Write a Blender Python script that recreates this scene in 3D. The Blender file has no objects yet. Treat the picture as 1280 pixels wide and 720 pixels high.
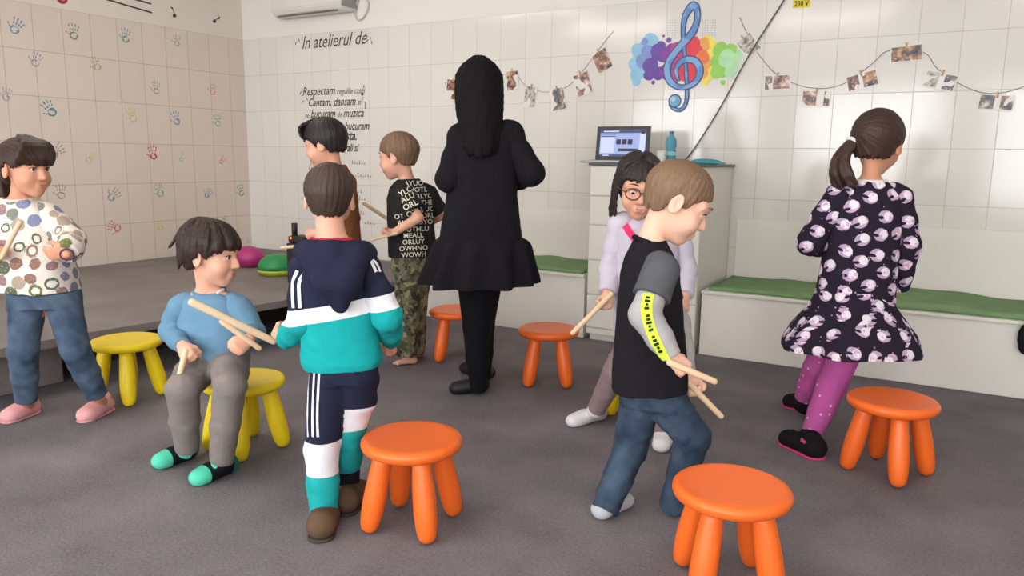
import bpy, bmesh, math, random
import numpy as np
from mathutils import Vector, Matrix
from mathutils.bvhtree import BVHTree

SC = bpy.context.scene
COL = SC.collection
PI = math.pi
random.seed(7)
RNG = np.random.RandomState(11)

# ------------------------------------------------------------------ camera model (room: back wall is y = 5.707, left wall x = -6.6)
FPX, PITCH, ROLL, CAMH, YAW = 956.03, math.radians(9.5245), math.radians(0.712), 1.2823, math.radians(30.252)
WY = 5.707
LX = -6.6
CY, SY = math.cos(YAW), math.sin(YAW)
FWD = np.array([-SY, CY, 0.0])

def ray(x, y):
    X, Y = x - 640, y - 360
    cr, sr = math.cos(ROLL), math.sin(ROLL)
    a, b = X * cr + Y * sr, -X * sr + Y * cr
    u = -b; c, s = math.cos(PITCH), math.sin(PITCH)
    d = (a / FPX, c + u / FPX * s, -s + u / FPX * c)
    return np.array([d[0] * CY - d[1] * SY, d[0] * SY + d[1] * CY, d[2]])
CAM = np.array([0, 0, CAMH])
def at(x, y, D):
    d = ray(x, y); return CAM + d * D / (d @ FWD)
def on_z(x, y, z=0.0):
    d = ray(x, y); return CAM + d * (z - CAMH) / d[2]
def on_y(x, y, Y=WY):
    d = ray(x, y); return CAM + d * Y / d[1]
def on_x(x, y, X=LX):
    d = ray(x, y); return CAM + d * X / d[0]

cam_d = bpy.data.cameras.new('camera')
cam = bpy.data.objects.new('camera', cam_d); COL.objects.link(cam)
cam_d.sensor_width = 36; cam_d.lens = FPX / 1280 * 36; cam_d.clip_start = 0.05
cam.matrix_world = (Matrix.Translation((0, 0, CAMH)) @ Matrix.Rotation(YAW, 4, 'Z') @
                    Matrix.Rotation(PI / 2 - PITCH, 4, 'X') @ Matrix.Rotation(ROLL, 4, 'Z'))
SC.camera = cam
vs_ = SC.view_settings; vs_.view_transform = 'Standard'; vs_.look = 'None'; vs_.gamma = 1.0; vs_.use_curve_mapping = False; vs_.exposure = 0.20
SC.display_settings.display_device = 'sRGB'

# ------------------------------------------------------------------ materials
def lin(c):
    return tuple(((v / 255) / 12.92 if v / 255 <= 0.04045 else ((v / 255 + 0.055) / 1.055) ** 2.4) for v in c[:3]) + (1.0,)

class NT:
    def __init__(s, name):
        s.m = bpy.data.materials.new(name); s.m.use_nodes = True
        s.t = s.m.node_tree; s.b = s.t.nodes['Principled BSDF']
    def n(s, typ, **kw):
        nd = s.t.nodes.new(typ)
        for k, v in kw.items(): setattr(nd, k, v)
        return nd
    def l(s, a, b): s.t.links.new(a, b)
    def math(s, op, a, b=None, c=None):
        nd = s.n('ShaderNodeMath', operation=op)
        for i, v in enumerate((a, b, c)):
            if v is None: continue
            if isinstance(v, (int, float)): nd.inputs[i].default_value = v
            else: s.l(v, nd.inputs[i])
        return nd.outputs[0]
    def mix(s, fac, a, b):
        nd = s.n('ShaderNodeMix', data_type='RGBA')
        if isinstance(fac, (int, float)): nd.inputs[0].default_value = fac
        else: s.l(fac, nd.inputs[0])
        for sock, v in ((nd.inputs[6], a), (nd.inputs[7], b)):
            if isinstance(v, tuple): sock.default_value = v
            else: s.l(v, sock)
        return nd.outputs[2]
    def obj(s):
        return s.n('ShaderNodeTexCoord').outputs['Object']
    def bump(s, h, strength, dist=0.002):
        nd = s.n('ShaderNodeBump'); nd.inputs['Strength'].default_value = strength; nd.inputs['Distance'].default_value = dist
        s.l(h, nd.inputs['Height']); s.l(nd.outputs[0], s.b.inputs['Normal'])
    def noise(s, vec, scale, detail=3):
        nd = s.n('ShaderNodeTexNoise'); nd.inputs['Scale'].default_value = scale; nd.inputs['Detail'].default_value = detail
        s.l(vec, nd.inputs['Vector']); return nd.outputs['Fac']

MATS = {}
def plain(name, c, rough=0.5, spec=0.5, metal=0.0, var=0.0, vscale=20, bump=0.0, bscale=300, bdist=0.001, sheen=0.0):
    if name in MATS: return MATS[name]
    k = NT(name); k.b.inputs['Roughness'].default_value = rough; k.b.inputs['Metallic'].default_value = metal
    k.b.inputs['Specular IOR Level'].default_value = spec
    if sheen: k.b.inputs['Sheen Weight'].default_value = sheen
    base = lin(c); o = k.obj()
    if var > 0:
        dk = tuple(v * (1 - var) for v in base[:3]) + (1,); lt = tuple(min(1, v * (1 + var)) for v in base[:3]) + (1,)
        k.l(k.mix(k.noise(o, vscale), dk, lt), k.b.inputs['Base Color'])
    else: k.b.inputs['Base Color'].default_value = base
    if bump: k.bump(k.noise(o, bscale, 2), bump, bdist)
    MATS[name] = k.m; return k.m

def cloth(name, c, var=0.08, vscale=30, bump=0.25, bscale=500):
    return plain(name, c, rough=0.95, spec=0.15, var=var, vscale=vscale, bump=bump, bscale=bscale, bdist=0.0015)

def skin(name, c):
    if name in MATS: return MATS[name]
    k = NT(name); k.b.inputs['Roughness'].default_value = 0.5; k.b.inputs['Specular IOR Level'].default_value = 0.35
    b = lin(c); r = (b[0] * 1.03, b[1] * 0.86, b[2] * 0.84, 1)
    k.l(k.mix(k.noise(k.obj(), 16, 2), b, r), k.b.inputs['Base Color'])
    k.b.inputs['Subsurface Weight'].default_value = 0.12; k.b.inputs['Subsurface Radius'].default_value = (0.012, 0.005, 0.003)
    k.b.inputs['Subsurface Scale'].default_value = 0.4
    MATS[name] = k.m; return k.m

def hairmat(name, c, c2, rough=.5, spec=.3):
    if name in MATS: return MATS[name]
    k = NT(name); k.b.inputs['Roughness'].default_value = rough; k.b.inputs['Specular IOR Level'].default_value = spec
    o = k.obj(); mp = k.n('ShaderNodeMapping'); mp.inputs['Scale'].default_value = (1, 1, 0.18); k.l(o, mp.inputs['Vector'])
    n1 = k.noise(mp.outputs[0], 150, 3)
    k.l(k.mix(n1, lin(c), lin(c2)), k.b.inputs['Base Color']); k.bump(n1, 0.5, 0.003)
    MATS[name] = k.m; return k.m

def spots(name, base, cols, scale, rad, ring=0.0, pink=None):
    """printed cloth: coloured dots in a 3D cell pattern, each cell its own colour"""
    k = NT(name); k.b.inputs['Roughness'].default_value = 0.95; k.b.inputs['Specular IOR Level'].default_value = 0.15
    o = k.obj(); v = k.n('ShaderNodeTexVoronoi'); v.inputs['Scale'].default_value = scale; v.inputs['Randomness'].default_value = 0.55
    k.l(o, v.inputs['Vector'])
    wob = k.math('ADD', v.outputs['Distance'], k.math('MULTIPLY', k.math('SUBTRACT', k.noise(o, scale * 2.2, 2), 0.5), 0.18))
    inside = k.math('LESS_THAN', wob, rad)
    sep = k.n('ShaderNodeSeparateColor'); k.l(v.outputs['Color'], sep.inputs[0])
    rp = k.n('ShaderNodeValToRGB'); rp.color_ramp.interpolation = 'CONSTANT'
    el = rp.color_ramp.elements
    for i, c in enumerate(cols):
        e = el[i] if i < 2 else el.new(i / len(cols))
        e.position = i / len(cols); e.color = lin(c)
    k.l(sep.outputs[0], rp.inputs[0]); colr = rp.outputs[0]
    if ring:   # some dots are open rings
        hole = k.math('MULTIPLY', k.math('LESS_THAN', wob, rad * 0.55), k.math('GREATER_THAN', sep.outputs[1], 1 - ring))
        inside = k.math('SUBTRACT', inside, hole)
    if pink:
        colr = k.mix(k.math('GREATER_THAN', k.noise(o, scale * 1.5, 1), 0.55), colr, lin(pink))
        # a small dark notch in every dot
        v2 = k.n('ShaderNodeTexVoronoi'); v2.inputs['Scale'].default_value = scale; v2.inputs['Randomness'].default_value = 0.55
        ad = k.n('ShaderNodeVectorMath', operation='ADD'); ad.inputs[1].default_value = (0.011, 0.0, 0.006); k.l(o, ad.inputs[0]); k.l(ad.outputs[0], v2.inputs['Vector'])
        inside = k.math('MULTIPLY', inside, k.math('GREATER_THAN', v2.outputs['Distance'], rad * 0.42))
        v3 = k.n('ShaderNodeTexVoronoi'); v3.inputs['Scale'].default_value = scale * 2.3; k.l(o, v3.inputs['Vector'])
        tiny = k.math('LESS_THAN', v3.outputs['Distance'], 0.10)
        inside = k.math('MAXIMUM', inside, tiny)
    k.l(k.mix(inside, lin(base), colr), k.b.inputs['Base Color'])
    k.bump(k.noise(o, 500, 2), 0.25, 0.0015)
    return k.m

def bands(name, direction, stops, rough=0.95):
    """cloth sewn from straight bands: colour changes along a direction (metres)"""
    k = NT(name); k.b.inputs['Roughness'].default_value = rough; k.b.inputs['Specular IOR Level'].default_value = 0.15
    o = k.obj(); d = k.n('ShaderNodeVectorMath', operation='DOT_PRODUCT'); d.inputs[1].default_value = direction; k.l(o, d.inputs[0])
    cur = lin(stops[0][1])
    for th, c in stops[1:]:
        cur = k.mix(k.math('GREATER_THAN', d.outputs['Value'], th), cur, lin(c))
    n = k.noise(o, 30, 2)
    sh = k.n('ShaderNodeHueSaturation'); k.l(cur, sh.inputs['Color']) if not isinstance(cur, tuple) else None
    k.l(k.math('ADD', 0.9, k.math('MULTIPLY', n, 0.2)), sh.inputs['Value'])
    k.l(sh.outputs[0], k.b.inputs['Base Color']); k.bump(k.noise(o, 500, 2), 0.25, 0.0015)
    return k.m

def denim(name, c, c2):
    k = NT(name); k.b.inputs['Roughness'].default_value = 0.9; k.b.inputs['Specular IOR Level'].default_value = 0.2
    o = k.obj(); n = k.noise(o, 9, 4); rp = k.n('ShaderNodeMapRange'); rp.inputs[1].default_value = 0.35; rp.inputs[2].default_value = 0.7
    k.l(n, rp.inputs[0]); k.l(k.mix(rp.outputs[0], lin(c), lin(c2)), k.b.inputs['Base Color'])
    k.bump(k.noise(o, 600, 2), 0.35, 0.0015); return k.m

def camo(name, cols):
    k = NT(name); k.b.inputs['Roughness'].default_value = 0.95; o = k.obj()
    a = k.math('GREATER_THAN', k.noise(o, 14, 3), 0.52); b = k.math('GREATER_THAN', k.noise(o, 21, 3), 0.56)
    ad = k.n('ShaderNodeVectorMath', operation='ADD'); ad.inputs[1].default_value = (3, 5, 7); k.l(o, ad.inputs[0])
    c = k.math('GREATER_THAN', k.noise(ad.outputs[0], 17, 3), 0.58)
    x = k.mix(a, lin(cols[0]), lin(cols[1])); x = k.mix(b, x, lin(cols[2])); x = k.mix(c, x, lin(cols[3]))
    k.l(x, k.b.inputs['Base Color']); return k.m

# ------------------------------------------------------------------ objects
def tag(o, label=None, cat=None, group=None, kind=None):
    if label: o['label'] = label
    if cat: o['category'] = cat
    if group: o['group'] = group
    if kind: o['kind'] = kind
    return o
def empty(name, loc=(0, 0, 0), rz=0.0, label=None, cat=None, group=None):
    o = bpy.data.objects.new(name, None); COL.objects.link(o); o.empty_display_size = 0.05
    o.location = tuple(loc); o.rotation_euler = (0, 0, rz)
    return tag(o, label, cat, group)
def link(name, me, mat, parent=None, smooth=True):
    if mat is not None:
        for m in (mat if isinstance(mat, (list, tuple)) else [mat]): me.materials.append(m)
    o = bpy.data.objects.new(name, me); COL.objects.link(o)
    if parent is not None: o.parent = parent
    if smooth and len(me.polygons): me.polygons.foreach_set('use_smooth', [True] * len(me.polygons))
    return o
def from_py(name, verts, faces, mat, parent=None, smooth=True):
    me = bpy.data.meshes.new(name); me.from_pydata([tuple(map(float, v)) for v in verts], [], faces); me.update()
    return link(name, me, mat, parent, smooth)
def from_bm(name, bm, mat, parent=None, smooth=False):
    bmesh.ops.recalc_face_normals(bm, faces=bm.faces[:])
    me = bpy.data.meshes.new(name); bm.to_mesh(me); bm.free()
    return link(name, me, mat, parent, smooth)
def box(bm, lo, hi, bev=0.0, seg=2):
    b2 = bmesh.new(); bmesh.ops.create_cube(b2, size=1)
    for v in b2.verts: v.co = Vector([lo[i] + (v.co[i] + 0.5) * (hi[i] - lo[i]) for i in range(3)])
    if bev: bmesh.ops.bevel(b2, geom=b2.edges[:], offset=bev, segments=seg, profile=0.6, affect='EDGES')
    me = bpy.data.meshes.new('t'); b2.to_mesh(me); b2.free(); bm.from_mesh(me); bpy.data.meshes.remove(me)
def box_obj(name, lo, hi, mat, parent=None, bev=0.0, seg=2):
    bm = bmesh.new(); box(bm, lo, hi, bev, seg); return from_bm(name, bm, mat, parent)
def tube_data(pts, radii, n=12, cap=True):
    pts = [np.array(p, float) for p in pts]
    if not hasattr(radii, '__len__'): radii = [radii] * len(pts)
    V, Fc = [], []
    prev = None
    for i, p in enumerate(pts):
        d = pts[min(i + 1, len(pts) - 1)] - pts[max(i - 1, 0)]; d = d / (np.linalg.norm(d) + 1e-12)
        if prev is None:
            a = np.array([0, 0, 1.0]) if abs(d[2]) < 0.9 else np.array([1.0, 0, 0])
        else: a = prev
        u = a - d * (a @ d); u /= np.linalg.norm(u); prev = u
        w = np.cross(d, u)
        for k in range(n):
            t = 2 * PI * k / n; V.append(p + radii[i] * (math.cos(t) * u + math.sin(t) * w))
    for i in range(len(pts) - 1):
        for k in range(n):
            Fc.append((i * n + k, i * n + (k + 1) % n, (i + 1) * n + (k + 1) % n, (i + 1) * n + k))
    if cap:
        Fc.append(tuple(range(n - 1, -1, -1))); Fc.append(tuple(range((len(pts) - 1) * n, len(pts) * n)))
    return V, Fc
def tube(name, pts, radii, mat, parent=None, n=12):
    V, Fc = tube_data(pts, radii, n); return from_py(name, V, Fc, mat, parent)
def lathe_data(prof, n=48, c=(0, 0, 0)):
    V, Fc = [], []
    for r, z in prof:
        for k in range(n):
            t = 2 * PI * k / n; V.append((c[0] + r * math.cos(t), c[1] + r * math.sin(t), c[2] + z))
    for i in range(len(prof) - 1):
        for k in range(n): Fc.append((i * n + k, i * n + (k + 1) % n, (i + 1) * n + (k + 1) % n, (i + 1) * n + k))
    Fc.append(tuple(range(n - 1, -1, -1))); Fc.append(tuple(range((len(prof) - 1) * n, len(prof) * n)))
    return V, Fc
def spline(pts, m=8):
    P = [np.array(p, float) for p in pts]; P = [2 * P[0] - P[1]] + P + [2 * P[-1] - P[-2]]; out = []
    for i in range(1, len(P) - 2):
        for q in range(m):
            t = q / m; a, b, c, d = P[i - 1:i + 3]
            out.append(0.5 * (2 * b + (c - a) * t + (2 * a - 5 * b + 4 * c - d) * t * t + (3 * b - a - 3 * c + d) * t ** 3))
    out.append(P[-2]); return out

# ------------------------------------------------------------------ signed-distance modelling: smooth unions, meshed as one surface
def unit(v):
    v = np.array(v, float); return v / (np.linalg.norm(v) + 1e-12)
class Sdf:
    def __init__(s, k=0.015): s.ops = []; s.k = k
    def _add(s, fn, lo, hi, k, op): s.ops.append((fn, np.array(lo, float), np.array(hi, float), s.k if k is None else k, op)); return s
    def cap(s, a, b, ra, rb=None, k=None, flat=None, cut=False, op='+'):
        """tapered capsule; flat=(axis, q) squashes it along an axis; cut=True ends it flat at b"""
        a = np.array(a, float); b = np.array(b, float); rb = ra if rb is None else rb
        L = np.linalg.norm(b - a) + 1e-9; d = (b - a) / L
        fa, fq = (unit(flat[0]), flat[1]) if flat else (None, 1)
        def fn(X, Y, Z):
            px, py, pz = X - a[0], Y - a[1], Z - a[2]
            tt = px * d[0] + py * d[1] + pz * d[2]
            t = np.clip(tt / L, 0, 1)
            qx, qy, qz = px - t * L * d[0], py - t * L * d[1], pz - t * L * d[2]
            sq = qx * qx + qy * qy + qz * qz
            if fa is not None:
                h = qx * fa[0] + qy * fa[1] + qz * fa[2]; sq = sq + h * h * (1 / (fq * fq) - 1)
            r = ra + (rb - ra) * t
            dd = np.sqrt(sq) - r
            if fa is not None: dd = dd * (fq ** 0.5)
            if cut: dd = np.maximum(dd, tt - L)
            return dd
        R = max(ra, rb); return s._add(fn, np.minimum(a, b) - R, np.maximum(a, b) + R, k, op)
    def chain(s, pts, radii, k=None, flat=None, cut=False, op='+'):
        for i in range(len(pts) - 1):
            s.cap(pts[i], pts[i + 1], radii[i], radii[i + 1], k, flat, cut and i == len(pts) - 2, op)
        return s
    def ell(s, c, r, ax=None, k=None, op='+', shell=None):
        c = np.array(c, float); r = np.array(r if hasattr(r, '__len__') else [r] * 3, float)
        A = np.eye(3) if ax is None else np.array(ax, float)
        def fn(X, Y, Z):
            px, py, pz = X - c[0], Y - c[1], Z - c[2]
            q = [(px * A[i, 0] + py * A[i, 1] + pz * A[i, 2]) for i in range(3)]
            k0 = np.sqrt(sum((q[i] / r[i]) ** 2 for i in range(3))); k1 = np.sqrt(sum((q[i] / (r[i] ** 2)) ** 2 for i in range(3)))
            return k0 * (k0 - 1) / np.maximum(k1, 1e-6)
        R = np.full(3, r.max()); return s._add(fn, c - R, c + R, k, op)
    def loft(s, A, B, side, secs, k=None, op='+', p=2.4, cutA=True, cutB=True):
        """superellipse sections (t, half width, half depth, front offset) along the line A to B"""
        A = np.array(A, float); B = np.array(B, float); L = np.linalg.norm(B - A); d = (B - A) / L
        sd = unit(np.array(side, float) - d * (np.array(side, float) @ d)); fr = np.cross(d, sd)
        T = [q[0] for q in secs]; Wd = [q[1] for q in secs]; De = [q[2] for q in secs]; Of = [q[3] if len(q) > 3 else 0 for q in secs]
        def fn(X, Y, Z):
            px, py, pz = X - A[0], Y - A[1], Z - A[2]
            tt = px * d[0] + py * d[1] + pz * d[2]; t = tt / L
            w = np.interp(t, T, Wd); e = np.interp(t, T, De); o = np.interp(t, T, Of)
            x = px * sd[0] + py * sd[1] + pz * sd[2]; y = px * fr[0] + py * fr[1] + pz * fr[2] - o
            dd = ((np.abs(x / w) ** p + np.abs(y / e) ** p) ** (1 / p) - 1) * np.minimum(w, e)
            if cutA: dd = np.maximum(dd, -tt)
            if cutB: dd = np.maximum(dd, tt - L)
            return dd
        R = max(Wd) + max(De); pad = 0 if (cutA and cutB) else 0.03
        return s._add(fn, np.minimum(A, B) - R, np.maximum(A, B) + R, k, op)
    def fn(s, f, c, R, k=None, op='+'):
        c = np.array(c, float); return s._add(f, c - R, c + R, k, op)
    def half(s, p, n, k=0.001):
        """cut everything on the n side of a plane"""
        p = np.array(p, float); n = unit(n)
        return s._add(lambda X, Y, Z: -((X - p[0]) * n[0] + (Y - p[1]) * n[1] + (Z - p[2]) * n[2]), (-9, -9, -9), (9, 9, 9), k, '-')
    def build(s, vox):
        adds = [o for o in s.ops if o[4] == '+']
        lo = np.min([o[1] for o in adds], axis=0) - 3 * vox; hi = np.max([o[2] for o in adds], axis=0) + 3 * vox
        n = np.ceil((hi - lo) / vox).astype(int) + 1
        ax = [(lo[i] + vox * np.arange(n[i])).astype(np.float32) for i in range(3)]
        G = np.full(n, 0.2, np.float32)
        for fn, l, h, k, op in s.ops:
            m = k + 2.5 * vox
            i0 = np.clip(np.floor((l - m - lo) / vox).astype(int), 0, n - 1); i1 = np.clip(np.ceil((h + m - lo) / vox).astype(int) + 1, 1, n)
            if (i1 <= i0).any(): continue
            sl = tuple(slice(a, b) for a, b in zip(i0, i1))
            X = ax[0][sl[0]][:, None, None]; Y = ax[1][sl[1]][None, :, None]; Z = ax[2][sl[2]][None, None, :]
            D = fn(X, Y, Z).astype(np.float32); g = G[sl]
            if op == '+':
                hh = np.maximum(k - np.abs(g - D), 0) / k; G[sl] = np.minimum(g, D) - hh * hh * k * 0.25
            elif op == '-':
                D = -D; hh = np.maximum(k - np.abs(g - D), 0) / k; G[sl] = np.maximum(g, D) + hh * hh * k * 0.25
        return nets(G, lo, vox)
    def obj(s, name, vox, mat, parent=None, disp=None, smooth_it=1):
        V, Q = s.build(vox)
        me = bpy.data.meshes.new(name)
        me.vertices.add(len(V)); me.vertices.foreach_set('co', V.astype(np.float32).ravel())
        me.loops.add(len(Q) * 4); me.loops.foreach_set('vertex_index', Q.astype(np.int32).ravel())
        me.polygons.add(len(Q)); me.polygons.foreach_set('loop_start', np.arange(0, len(Q) * 4, 4, dtype=np.int32))
        me.update(calc_edges=True); me.validate()
        if disp is not None:
            N = np.zeros(len(V) * 3, np.float32); me.vertices.foreach_get('normal', N); N = N.reshape(-1, 3)
            V = V + N * disp(V)[:, None]; me.vertices.foreach_set('co', V.astype(np.float32).ravel()); me.update()
        return link(name, me, mat, parent)

def nets(G, lo, vox):
    S = G < 0
    c = np.zeros(tuple(np.array(G.shape) - 1), np.int8)
    for dx in (0, 1):
        for dy in (0, 1):
            for dz in (0, 1): c += S[dx:S.shape[0] - 1 + dx, dy:S.shape[1] - 1 + dy, dz:S.shape[2] - 1 + dz]
    act = np.argwhere((c > 0) & (c < 8)); idx = np.full(c.shape, -1, np.int32); idx[tuple(act.T)] = np.arange(len(act))
    P = np.zeros((len(act), 3)); cnt = np.zeros(len(act))
    cor = [(x, y, z) for x in (0, 1) for y in (0, 1) for z in (0, 1)]
    for a in range(8):
        for b in range(a + 1, 8):
            df = np.array(cor[b]) - np.array(cor[a])
            if np.abs(df).sum() != 1: continue
            d0 = G[tuple((act + cor[a]).T)].astype(float); d1 = G[tuple((act + cor[b]).T)].astype(float)
            m = (d0 < 0) != (d1 < 0); t = np.where(m, d0 / np.where(m, d0 - d1, 1), 0)
            P += m[:, None] * (np.array(cor[a]) + t[:, None] * df); cnt += m
    V = lo + vox * (act + P / cnt[:, None])
    Q = []
    for x in range(3):
        y, z = (x + 1) % 3, (x + 2) % 3
        s0 = [slice(None)] * 3; s1 = [slice(None)] * 3; s0[x] = slice(0, -1); s1[x] = slice(1, None)
        ch = S[tuple(s0)] != S[tuple(s1)]
        e = np.argwhere(ch); e = e[(e[:, y] > 0) & (e[:, z] > 0) & (e[:, y] < c.shape[y]) & (e[:, z] < c.shape[z])]
        ey = np.zeros(3, int); ey[y] = 1; ez = np.zeros(3, int); ez[z] = 1
        q = np.stack([idx[tuple((e - ey - ez).T)], idx[tuple((e - ez).T)], idx[tuple(e.T)], idx[tuple((e - ey).T)]], 1)
        ins = S[tuple(e.T)]; q[~ins] = q[~ins][:, ::-1]
        Q.append(q)
    Q = np.concatenate(Q); Q = Q[(Q >= 0).all(1)]
    # light smoothing pass
    for _ in range(1):
        acc = np.zeros_like(V); n = np.zeros(len(V))
        for i in range(4):
            np.add.at(acc, Q[:, i], V[Q[:, (i + 1) % 4]]); np.add.at(n, Q[:, i], 1)
            np.add.at(acc, Q[:, i], V[Q[:, (i + 3) % 4]]); np.add.at(n, Q[:, i], 1)
        V = V * 0.55 + 0.45 * acc / np.maximum(n, 1)[:, None]
    return V, Q

def folds(amp, seed=0, wl=(0.03, 0.08), along=None):
    amp = amp * .75
    r = np.random.RandomState(seed); W = []
    for i in range(7):
        d = r.normal(size=3); d[2] *= 1.3; d /= np.linalg.norm(d); W.append((d * 2 * PI / r.uniform(*wl), r.uniform(0, 6.28), r.uniform(0.5, 1)))
    def f(V):
        t = 0
        wob = 0.9 * np.sin(V @ np.array([11.0, 7, 9]) + seed) + 0.7 * np.sin(V @ np.array([-6.0, 15, 5]) + 2 * seed)
        for kv, ph, a in W: t = t + a * (1 - 1.6 * np.abs(np.sin(0.5 * (V @ kv) + ph + wob)))
        return amp * t / 4
    return f
def strands(c, up, amp=0.0016, f=55):
    c = np.array(c); up = unit(up); a = unit(np.cross(up, [0.3, 1, 0.2])); b = np.cross(up, a)
    def g(V):
        p = V - c; th = np.arctan2(p @ a, p @ b); h = p @ up
        return amp * (np.sin(th * f + 14 * h) * 0.6 + np.sin(th * f * 0.47 + 1.3 + 25 * h) * 0.8 + 0.7 * np.sin(th * f * 1.9 - 30 * h))
    return g

def motif_attr(o, spacing, seed, dense=14):
    """scatter print motifs over a garment: every vertex knows its place (u, v in metres) on the nearest motif and that motif's number"""
    me = o.data; n = len(me.vertices); V = np.zeros(n * 3, np.float32); N = np.zeros(n * 3, np.float32)
    me.vertices.foreach_get('co', V); me.vertices.foreach_get('normal', N); V = V.reshape(-1, 3); N = N.reshape(-1, 3)
    r = np.random.RandomState(seed); idx = r.permutation(n)[:6000]; C = []
    for i in idx:
        if not C or np.min(np.sum((V[C] - V[i]) ** 2, 1)) > spacing ** 2: C.append(i)
    C = np.array(C); best = np.full(n, 9.0); near = np.zeros(n, int)
    for k, c in enumerate(C):
        d = np.sum((V - V[c]) ** 2, 1); m = d < best; best[m] = d[m]; near[m] = k
    cn = N[C]; rt = np.cross(cn, [0, 0, 1.0]); rt /= np.linalg.norm(rt, axis=1)[:, None] + 1e-6; up = np.cross(rt, cn)
    ang = r.uniform(-.6, .6, len(C)); ca, sa = np.cos(ang)[:, None], np.sin(ang)[:, None]; a = rt * ca + up * sa; b = up * ca - rt * sa
    D = V - V[C[near]]; out = np.stack([np.sum(D * a[near], 1), np.sum(D * b[near], 1), r.uniform(0, 1, len(C))[near]], 1).astype(np.float32)
    dd_ = me.attributes.new('motif_d', 'FLOAT', 'POINT'); dd_.data.foreach_set('value', np.sqrt(best).astype(np.float32))
    at_ = me.attributes.new('motif', 'FLOAT_VECTOR', 'POINT'); at_.data.foreach_set('vector', out.ravel())
def motif_nodes(name):
    k = NT(name); k.b.inputs['Roughness'].default_value = .95; k.b.inputs['Specular IOR Level'].default_value = .15
    a = k.n('ShaderNodeAttribute'); a.attribute_name = 'motif'; sp = k.n('ShaderNodeSeparateXYZ'); k.l(a.outputs['Vector'], sp.inputs[0])
    return k, sp.outputs[0], sp.outputs[1], sp.outputs[2]
def dist(k, u, v, cu=0.0, cv=0.0, su=1.0, sv=1.0):
    x = k.math('MULTIPLY', k.math('SUBTRACT', u, cu), 1 / su); y = k.math('MULTIPLY', k.math('SUBTRACT', v, cv), 1 / sv)
    return k.math('SQRT', k.math('ADD', k.math('MULTIPLY', x, x), k.math('MULTIPLY', y, y)))
def head_print(name, base):
    """dark cloth printed with round pale motifs, each with a lilac rim and a small dark notch"""
    k, u, v, i = motif_nodes(name); o = k.obj(); wob = k.math('MULTIPLY', k.math('SUBTRACT', k.noise(o, 60, 2), .5), .010)
    d = k.math('ADD', dist(k, u, v, 0, 0, 1.12, .95), wob); on = k.math('LESS_THAN', d, .029)
    col = k.mix(k.math('LESS_THAN', k.math('ADD', dist(k, u, v, -.010, .004), wob), .020), lin((186, 160, 190)), lin((232, 222, 230)))
    col = k.mix(k.math('GREATER_THAN', k.noise(o, 45, 2), .60), col, lin((212, 168, 196)))
    notch = k.math('LESS_THAN', k.math('ADD', dist(k, u, v, .021, -.006, 1.7, .8), wob), .0085); on = k.math('MULTIPLY', on, k.math('SUBTRACT', 1, notch))
    v3 = k.n('ShaderNodeTexVoronoi'); v3.inputs['Scale'].default_value = 24; k.l(o, v3.inputs['Vector'])
    ad_ = k.n('ShaderNodeAttribute'); ad_.attribute_name = 'motif_d'; on = k.math('MULTIPLY', on, k.math('LESS_THAN', ad_.outputs['Fac'], .036))
    on = k.math('MAXIMUM', on, k.math('LESS_THAN', v3.outputs['Distance'], .085))
    k.l(k.mix(on, lin(base), col), k.b.inputs['Base Color']); k.bump(k.noise(o, 500, 2), .25, .0015); return k.m
def fruit_print(name, base, cols):
    """pale cloth printed with muted blots, rings and leaf shapes"""
    k, u, v, i = motif_nodes(name); o = k.obj(); wob = k.math('MULTIPLY', k.math('SUBTRACT', k.noise(o, 70, 2), .5), .012)
    f = lambda m: k.math('FRACT', k.math('MULTIPLY', i, m))
    su = k.math('ADD', .75, k.math('MULTIPLY', f(7.0), .5)); x = k.math('DIVIDE', u, su)
    d = k.math('ADD', k.math('SQRT', k.math('ADD', k.math('MULTIPLY', x, x), k.math('MULTIPLY', v, v))), wob)
    R = k.math('ADD', .021, k.math('MULTIPLY', f(13.0), .010)); on = k.math('LESS_THAN', d, R)
    hole = k.math('MULTIPLY', k.math('LESS_THAN', d, k.math('MULTIPLY', R, .6)), k.math('GREATER_THAN', f(29.0), .74)); on = k.math('SUBTRACT', on, hole)
    ad_ = k.n('ShaderNodeAttribute'); ad_.attribute_name = 'motif_d'; on = k.math('MULTIPLY', on, k.math('LESS_THAN', ad_.outputs['Fac'], .031))
    rp = k.n('ShaderNodeValToRGB'); rp.color_ramp.interpolation = 'CONSTANT'; el = rp.color_ramp.elements
    for q, c in enumerate(cols):
        e = el[q] if q < 2 else el.new(q / len(cols)); e.position = q / len(cols); e.color = lin(c)
    k.l(f(41.0), rp.inputs[0]); spk = k.mix(k.math('GREATER_THAN', k.noise(o, 130, 2), .64), rp.outputs[0], lin((186, 178, 160)))
    k.l(k.mix(on, lin(base), spk), k.b.inputs['Base Color']); k.bump(k.noise(o, 500, 2), .25, .0015); return k.m
# ------------------------------------------------------------------ room shell
RX, BY, TOPZ, CEIL = 3.2, -2.8, 2.47, 3.1
TW, TH, TC0 = 0.241, 0.3619, -1.3004     # tile width, height, a joint position on the back wall

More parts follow.
